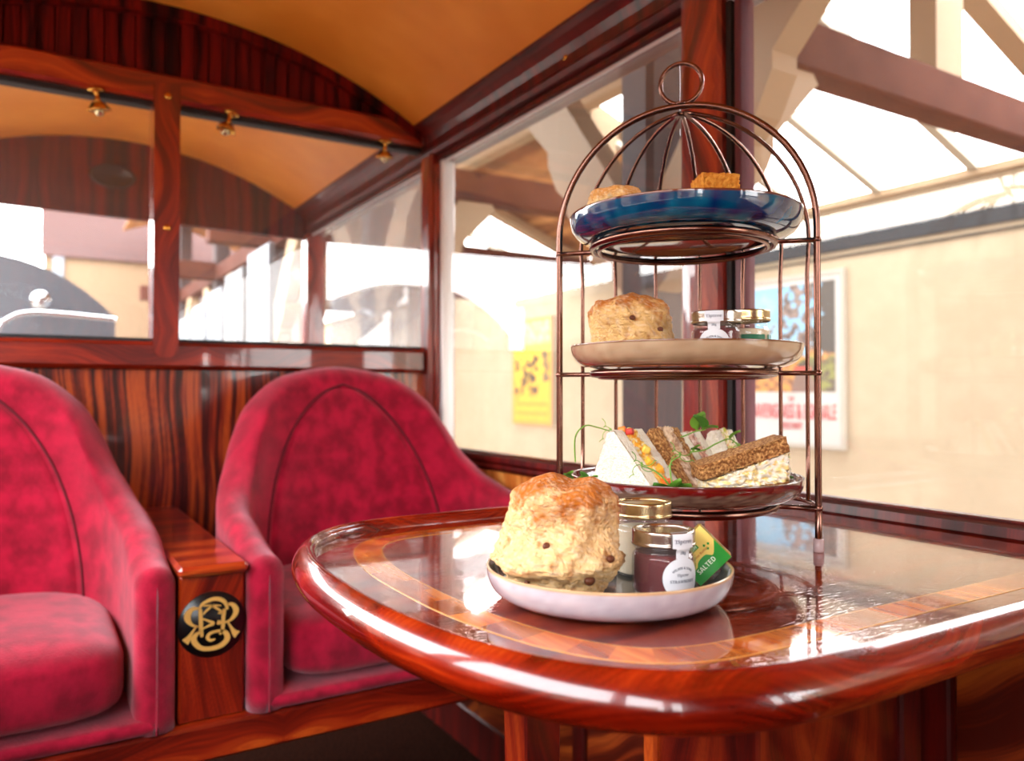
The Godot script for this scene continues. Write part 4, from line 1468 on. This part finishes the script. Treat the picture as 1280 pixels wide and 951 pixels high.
func jam_jar(at: Vector3, R: float, h: float, label: String, ang: float, lid: String) -> void:
	var t := thing("jam_jar", label, "jar", at, "small jam jars")
	add("jam_fill", lathe(smooth_prof([Vector2(0, 0.0022), Vector2(R * 0.82, 0.0022), Vector2(R * 0.925, 0.006), Vector2(R * 0.925, h * 0.56), Vector2(R * 0.86, h * 0.63), Vector2(R * 0.80, h * 0.65), Vector2(0, h * 0.65)], 4), 48), M.jam, t)
	add("glass_body", lathe(smooth_prof([Vector2(0, 0), Vector2(R * 0.86, 0.0), Vector2(R * 0.97, 0.0025), Vector2(R, 0.007), Vector2(R, h * 0.55), Vector2(R * 0.965, h * 0.62), Vector2(R * 0.89, h * 0.665), Vector2(R * 0.885, h * 0.70), Vector2(R * 0.92, h * 0.72), Vector2(R * 0.885, h * 0.74), Vector2(R * 0.885, h * 0.78)], 4), 56), M.jar_glass, t)
	add("lid", lid_mesh(R * 0.995, h * 0.24), M[lid], t, Vector3.UP * h * 0.76)
	jar_label(t, R, h, ang)


func cream_jar(at: Vector3, R: float, h: float, label: String, gold := true) -> void:
	var t := thing("cream_jar", label, "jar", at, "small cream jars")
	add("cream_fill", lathe(smooth_prof([Vector2(0, 0.002), Vector2(R * 0.82, 0.002), Vector2(R * 0.94, 0.006), Vector2(R * 0.94, h * 0.56), Vector2(R * 0.87, h * 0.64), Vector2(0, h * 0.66)], 4), 40), M.cream_fill, t)
	add("glass_body", lathe(smooth_prof([Vector2(0, 0), Vector2(R * 0.86, 0.0), Vector2(R * 0.97, 0.0025), Vector2(R, 0.007), Vector2(R, h * 0.56), Vector2(R * 0.95, h * 0.64), Vector2(R * 0.87, h * 0.68), Vector2(R * 0.87, h * 0.72), Vector2(R * 0.91, h * 0.74), Vector2(R * 0.87, h * 0.76), Vector2(R * 0.87, h * 0.82)], 4), 56), M.jar_glass, t)
	if gold:
		for a in [[-2.6, 0.55], [0.72, 0.84], [0.98, 1.5]]:
			var rows := []
			for y in [0.36, 0.42, 0.48, 0.53]:
				var r := PackedVector3Array()
				for j in 25:
					var w: float = lerpf(a[0], a[1], j / 24.0)
					r.append((SR * sin(w) - SF * cos(w)) * (R + 0.0005) + Vector3.UP * h * y)
				rows.append(r)
			add("green_band", rows_mesh(rows), M.green_band, t)
	add("lid", lid_mesh(R, h * 0.21), M.gold_lid, t, Vector3.UP * h * 0.79)


func sliceset(t: Node3D, poly: PackedVector2Array, layers: Array) -> void:
	# layers: [name, from, to, kind]
	var k := 0
	for l in layers:
		k += 1
		if str(l[3]) == "white": add(l[0], slab(poly, l[1], l[2], 0.0028, 0.0010, 260.0, k), M.white_bread, t)
		elif str(l[3]) == "brown": add(l[0], slab(poly, l[1], l[2], 0.0026, 0.0016, 320.0, k), M.brown_bread, t)
		else:
			var n := FastNoiseLite.new(); n.seed = 40 + k; n.frequency = 150.0; n.fractal_octaves = 2
			var n2 := FastNoiseLite.new(); n2.seed = 60 + k; n2.frequency = 240.0
			var pal: Array = l[3]
			var c := Vector2.ZERO
			for p in poly: c += p
			c /= poly.size()
			var bigger := PackedVector2Array()
			for p in poly: bigger.append(c + (p - c) * 1.02)
			add(l[0], slab(bigger, l[1] - 0.0006, l[2] + 0.0006, 0.0018, 0.0042, 190.0, k + 7, func(p: Vector3, i: int, j: int) -> Color:
				var v := n.get_noise_3dv(p)
				var w := n2.get_noise_3dv(p)
				var c0: Color = pal[0]
				if v > 0.14: c0 = pal[1]
				if v < -0.20: c0 = pal[2]
				if w > 0.42: c0 = pal[3]
				return c0, 0.003), M.filling, t)


func orient(t: Node3D, right: Vector3, up: Vector3, deep: Vector3) -> void:
	t.basis = Basis(right.normalized(), up.normalized(), deep.normalized()).orthonormalized()


func build_sandwiches(y0: float) -> void:
	var egg := [lin(250, 214, 120), lin(255, 240, 204), lin(240, 164, 40), lin(244, 150, 30)]
	var tuna := [lin(216, 178, 142), lin(236, 206, 172), lin(186, 140, 104), lin(150, 98, 70)]
	var ham := [lin(214, 164, 140), lin(232, 196, 176), lin(176, 108, 92), lin(150, 74, 62)]
	var salad := [lin(240, 214, 150), lin(250, 234, 206), lin(196, 196, 60), lin(226, 96, 36)]
	var mayo := [lin(252, 240, 212), lin(255, 248, 232), lin(248, 220, 140), lin(244, 200, 96)]
	var tri3 := func(w: float, h: float, ax: float) -> PackedVector2Array: return PackedVector2Array([Vector2(0, 0), Vector2(w, 0), Vector2(ax + 0.003, h), Vector2(ax - 0.003, h * 0.985), Vector2(ax - 0.006, h * 0.94)])
	# four triangles stand in a row, cut faces towards the right
	var rt := SR * 0.68 - SF * 0.73
	var dp := SR * 0.73 + SF * 0.68
	var s1 := thing("sandwich", "white bread triangle with egg and carrot filling, left on the burgundy plate", "sandwich", sp(-0.097, -0.014, y0 + 0.0045), "sandwiches on the burgundy plate")
	orient(s1, rt, Vector3.UP, dp)
	sliceset(s1, tri3.call(0.086, 0.059, 0.030), [["bread_slice", 0.0, 0.014, "white"], ["egg_filling", 0.014, 0.030, egg], ["bread_slice", 0.030, 0.044, "white"]])
	for q in [[0.036, 0.057, 0.020, lin(206, 60, 50)], [0.030, 0.058, 0.017, lin(244, 132, 40)], [0.074, 0.012, 0.022, lin(240, 120, 44)], [0.060, 0.030, 0.018, lin(250, 190, 60)], [0.076, 0.010, 0.028, lin(236, 110, 60)], [0.052, 0.041, 0.024, lin(252, 214, 96)], [0.066, 0.023, 0.026, lin(250, 180, 60)]]:
		var o := add("filling_piece", slab(PackedVector2Array([Vector2(-0.004, -0.003), Vector2(0.004, -0.0035), Vector2(0.0045, 0.003), Vector2(-0.0035, 0.0035)]), -0.003, 0.003, 0.0015, 0.001, 300.0, 5, func(p: Vector3, i: int, j: int) -> Color: return q[3]), M.filling, s1, Vector3(q[0], q[1], q[2]))
		o.rotation = Vector3(q[0] * 40, q[1] * 30, 0.6)
	var s2 := thing("sandwich", "brown bread triangle with tuna filling, second from the left", "sandwich", sp(-0.056, 0.013, y0 + 0.002), "sandwiches on the burgundy plate")
	orient(s2, rt, Vector3.UP, dp)
	sliceset(s2, tri3.call(0.078, 0.062, 0.032), [["bread_slice", 0.0, 0.012, "brown"], ["tuna_filling", 0.012, 0.030, tuna], ["bread_slice", 0.030, 0.040, "brown"]])
	var s3 := thing("sandwich", "white bread triangle with pink ham, in the middle of the plate", "sandwich", sp(-0.022, 0.040, y0), "sandwiches on the burgundy plate")
	orient(s3, rt, Vector3.UP, dp)
	sliceset(s3, tri3.call(0.074, 0.058, 0.028), [["bread_slice", 0.0, 0.013, "white"], ["ham_filling", 0.013, 0.025, ham], ["bread_slice", 0.025, 0.038, "white"]])
	var s4 := thing("sandwich", "white bread triangle with salad, at the back right of the plate", "sandwich", sp(0.018, 0.050, y0), "sandwiches on the burgundy plate")
	orient(s4, rt, Vector3.UP, dp)
	sliceset(s4, tri3.call(0.060, 0.060, 0.026), [["bread_slice", 0.0, 0.011, "white"], ["salad_filling", 0.011, 0.024, salad], ["bread_slice", 0.024, 0.034, "white"]])
	# brown bread with egg mayonnaise lies in front on the right, its upper slice tipped
	var s5 := thing("sandwich", "brown bread egg mayonnaise sandwich lying in front on the right", "sandwich", sp(0.0, -0.068, y0 + 0.002), "sandwiches on the burgundy plate")
	orient(s5, SR, Vector3.UP, -SF)
	sliceset(s5, PackedVector2Array([Vector2(0.016, 0.0005), Vector2(0.080, 0.004), Vector2(0.081, 0.0165), Vector2(0.016, 0.006)]), [["bread_slice", -0.040, 0.0, "brown"]])
	sliceset(s5, PackedVector2Array([Vector2(0.008, 0.006), Vector2(0.0815, 0.0165), Vector2(0.0805, 0.043), Vector2(0.006, 0.0165)]), [["egg_filling", -0.038, -0.001, mayo]])
	sliceset(s5, PackedVector2Array([Vector2(0.002, 0.0165), Vector2(0.0815, 0.043), Vector2(0.079, 0.057), Vector2(-0.001, 0.030)]), [["bread_slice", -0.041, 0.0, "brown"]])
	# pea shoots
	shoot("pea shoot curling up behind the white sandwich on the left", [sp(-0.108, 0.0, y0 + 0.03), sp(-0.108, 0.0, y0 + 0.055), sp(-0.098, 0.0, y0 + 0.066), sp(-0.085, 0.004, y0 + 0.064), sp(-0.072, 0.006, y0 + 0.060)], [], true)
	shoot("pea shoot standing in front of the sandwiches", [sp(-0.030, -0.085, y0 + 0.010), sp(-0.034, -0.086, y0 + 0.020), sp(-0.045, -0.086, y0 + 0.030), sp(-0.056, -0.086, y0 + 0.034)], [[0.0, 0.35, 0.010], [0.05, -0.9, 0.012], [0.02, 0.9, 0.012], [0.1, 1.7, 0.010], [0.0, 2.6, 0.009], [0.12, 2.2, 0.009]], true)
	shoot("upright pea shoot beside the tuna sandwich", [sp(-0.026, -0.082, y0 + 0.008), sp(-0.029, -0.080, y0 + 0.022), sp(-0.029, -0.078, y0 + 0.036), sp(-0.020, -0.076, y0 + 0.042)], [[0.05, 0.2, 0.010], [0.1, -1.4, 0.010]], true)
	shoot("broad leaved pea shoot on top of the ham sandwich", [sp(-0.010, 0.010, y0 + 0.052), sp(0.000, 0.006, y0 + 0.055), sp(0.012, 0.004, y0 + 0.060), sp(0.022, 0.002, y0 + 0.062)], [[0.75, 0.2, 0.014], [0.95, -0.5, 0.013], [0.9, 1.2, 0.010]], false)
	shoot("thin pea shoot lying across the ham sandwich", [sp(0.000, -0.026, y0 + 0.042), sp(0.014, -0.026, y0 + 0.044), sp(0.026, -0.024, y0 + 0.050), sp(0.040, -0.020, y0 + 0.054), sp(0.050, -0.018, y0 + 0.046)], [[0.1, 0.5, 0.006], [0.2, -1.2, 0.006], [0.75, 0.6, 0.008]], true)
	shoot("sprig of cress at the left rim of the burgundy plate", [sp(-0.118, -0.030, y0 + 0.016), sp(-0.108, -0.036, y0 + 0.017), sp(-0.098, -0.042, y0 + 0.016)], [[0.0, 0.4, 0.007], [0.3, -0.8, 0.007], [0.5, 1.3, 0.007], [0.8, -0.4, 0.007], [0.9, 0.9, 0.007]], false)
	shoot("sprig of pea shoot at the right rim of the burgundy plate", [sp(0.090, -0.012, y0 + 0.014), sp(0.094, -0.012, y0 + 0.026), sp(0.090, -0.008, y0 + 0.040)], [[0.05, 0.5, 0.010], [0.1, -0.5, 0.009], [0.0, 1.6, 0.009]], true)


func leaf_mesh(size: float) -> ArrayMesh:
	var rows := []
	for i in 13:
		var f := i / 12.0
		var hw := size * 0.42 * pow(sin(PI * pow(f, 0.8)), 0.8)
		var r := PackedVector3Array()
		for j in 9:
			var a := -1.0 + j / 4.0
			r.append(Vector3(a * hw, size * 0.14 * absf(a) + 0.10 * size * sin(f * 3.0), f * size))
		rows.append(r)
	var under := rows.duplicate(true)
	under.reverse()
	for r in under:
		for j in r.size(): r[j].y -= 0.0004
	var st := begin()
	put_rows(st, rows)
	put_rows(st, under)
	return fin(st)


func shoot(label: String, pts: Array, leaves: Array, curl: bool) -> void:
	var t := thing("pea_shoot", label, "garnish", pts[0], "green shoots on the burgundy plate")
	var path := smooth_path(pts, 7)
	addw("stem", tube(path, 0.0009, 6, false, 0.0006), M.stem, t)
	var k := 0
	for l in leaves:
		var i := int(l[0] * (path.size() - 1))
		var o := addw("leaf", leaf_mesh(l[2] * 1.6), M.leaf if k % 2 == 0 else M.dark_leaf, t)
		o.position += path[i]
		var dir := (SR * sin(l[1]) - SF * 0.4 * cos(l[1]) + Vector3.UP * (0.35 + 0.3 * cos(l[1] * 2.0))).normalized()
		var side := dir.cross(Vector3.UP).normalized()
		o.basis = Basis(side, dir.cross(side) * -1.0, dir)
		k += 1
	if curl:
		var e := path[path.size() - 1]
		for c in 4:
			var q := PackedVector3Array()
			var dir := (SR * cos(c * 1.7 + 0.4) + Vector3.UP * sin(c * 1.9 + 0.3)).normalized()
			for i in 22:
				var a := i * 0.42
				var r := 0.0032 * (1.0 - i / 26.0)
				q.append(e + dir * i * 0.0007 + SR * r * (cos(a) - 1.0) + Vector3.UP * r * sin(a))
			addw("tendril", tube(q, 0.0004, 5), M.stem, t)


# ---------------------------------------------------------------- the plate in front
func build_front_plate() -> void:
	var c := Vector3(0.361, TOP + 0.0005, -0.4566)
	var n: Callable = glaze(90.0, 1.0)
	build_plate_on("grey_plate", "pale grey plate with sandy rim holding the large scone", c, 0.089, 0.0245, M.grey_glaze, func(p: Vector3, i: int, j: int) -> Color:
		var v: float = n.call(p)
		var r := Vector2(p.x, p.z).length()
		if p.y > 0.0232: return lin(206, 168, 124)
		if i > 33: return lin(92, 96, 98).lerp(lin(70, 76, 76), clampf(0.5 + v, 0, 1)) if p.y < 0.019 else lin(128, 140, 120)
		return lin(190, 184, 192).lerp(lin(176, 168, 178), clampf(0.5 + v, 0, 1)))
	var at := func(r: float, f: float) -> Vector3: return c + SR * r + SF * f + Vector3.UP * 0.0055
	var s := lump("scone", "large golden scone split at the foot on the grey plate", "scone", at.call(-0.0395, -0.016) + Vector3.UP * 0.0022, 0.0445, 0.078, 25, 0.11, 0.0024, lin(190, 108, 36), lin(236, 194, 136), 0.76,
		[Vector2(0.0, 0.0), Vector2(0.66, 0.0), Vector2(0.76, 0.06), Vector2(0.84, 0.17), Vector2(1.02, 0.26), Vector2(1.07, 0.33), Vector2(0.97, 0.43), Vector2(0.88, 0.56), Vector2(0.83, 0.70), Vector2(0.84, 0.80), Vector2(0.81, 0.885), Vector2(0.64, 0.96), Vector2(0.35, 1.0), Vector2(0.0, 1.01)])
	jam_jar(at.call(0.0385, -0.012), 0.0225, 0.0465, "jam jar with pale lid and silver seal on the grey plate", 0.42, "steel_lid")
	cream_jar(at.call(0.0345, 0.051), 0.0225, 0.0575, "tall jar with gold lid behind the jam jar on the grey plate", false)
	# butter portion leaning on its corner
	var t := thing("butter_packet", "yellow and green butter packet leaning beside the jam jar", "packet", at.call(0.069, 0.004) + Vector3.UP * 0.0005)
	var tilt := 0.80
	var rx := (SR * 0.86 - SF * 0.20).normalized()
	var right := rx * cos(tilt) + Vector3.UP * sin(tilt)
	var upv := -rx * sin(tilt) + Vector3.UP * cos(tilt)
	orient(t, right, upv, right.cross(upv))
	t.scale = Vector3.ONE * 1.2
	var w := 0.027
	var h := 0.027
	add("packet_body", box(Vector3(0, 0, -0.009), Vector3(w, h, -0.0003), 0.0012), M.packet_olive, t)
	add("packet_face", box(Vector3(0.0004, 0.0004, -0.0004), Vector3(w - 0.0004, h - 0.0004, 0.0), 0.0), M.packet_yellow, t)
	var gp := smooth_prof([Vector2(0.0004, 0.0085), Vector2(0.006, 0.0088), Vector2(0.010, 0.0115), Vector2(0.016, 0.0118), Vector2(0.0185, 0.009), Vector2(0.021, 0.0095), Vector2(w - 0.0004, 0.015)], 4)
	gp.append(Vector2(w - 0.0004, 0.0004)); gp.append(Vector2(0.0004, 0.0004))
	add("green_field", prism(PackedVector2Array(gp), xy(0.0), 0.0, 0.0002), M.packet_green, t)
	add("green_strip", box(Vector3(0.0035, 0.0175, 0.0), Vector3(0.0165, 0.0207, 0.0002), 0.0), M.packet_green, t)
	for q in [["SALTED", 0.0030, 0.012, 0.0068, "ink_white"], ["BRITISH", 0.0022, 0.010, 0.0191, "ink_white"], ["Country", 0.0024, 0.0105, 0.0236, "ink_red"], ["Farmhouse Butter", 0.0015, 0.0115, 0.0143, "ink_brown"]]:
		add("lettering", letters(q[0], q[1], true, false, false, 0.0001), M[q[4]], t, Vector3(q[2], q[3], 0.00035))
	for q in [[0.020, 0.0135], [0.0222, 0.0155], [0.0195, 0.0162]]:
		add("leaf_mark", prism(PackedVector2Array([Vector2(q[0] - 0.0009, q[1]), Vector2(q[0], q[1] - 0.0009), Vector2(q[0] + 0.001, q[1]), Vector2(q[0], q[1] + 0.001)]), xy(0.0), 0.0, 0.0002), M.packet_green, t)
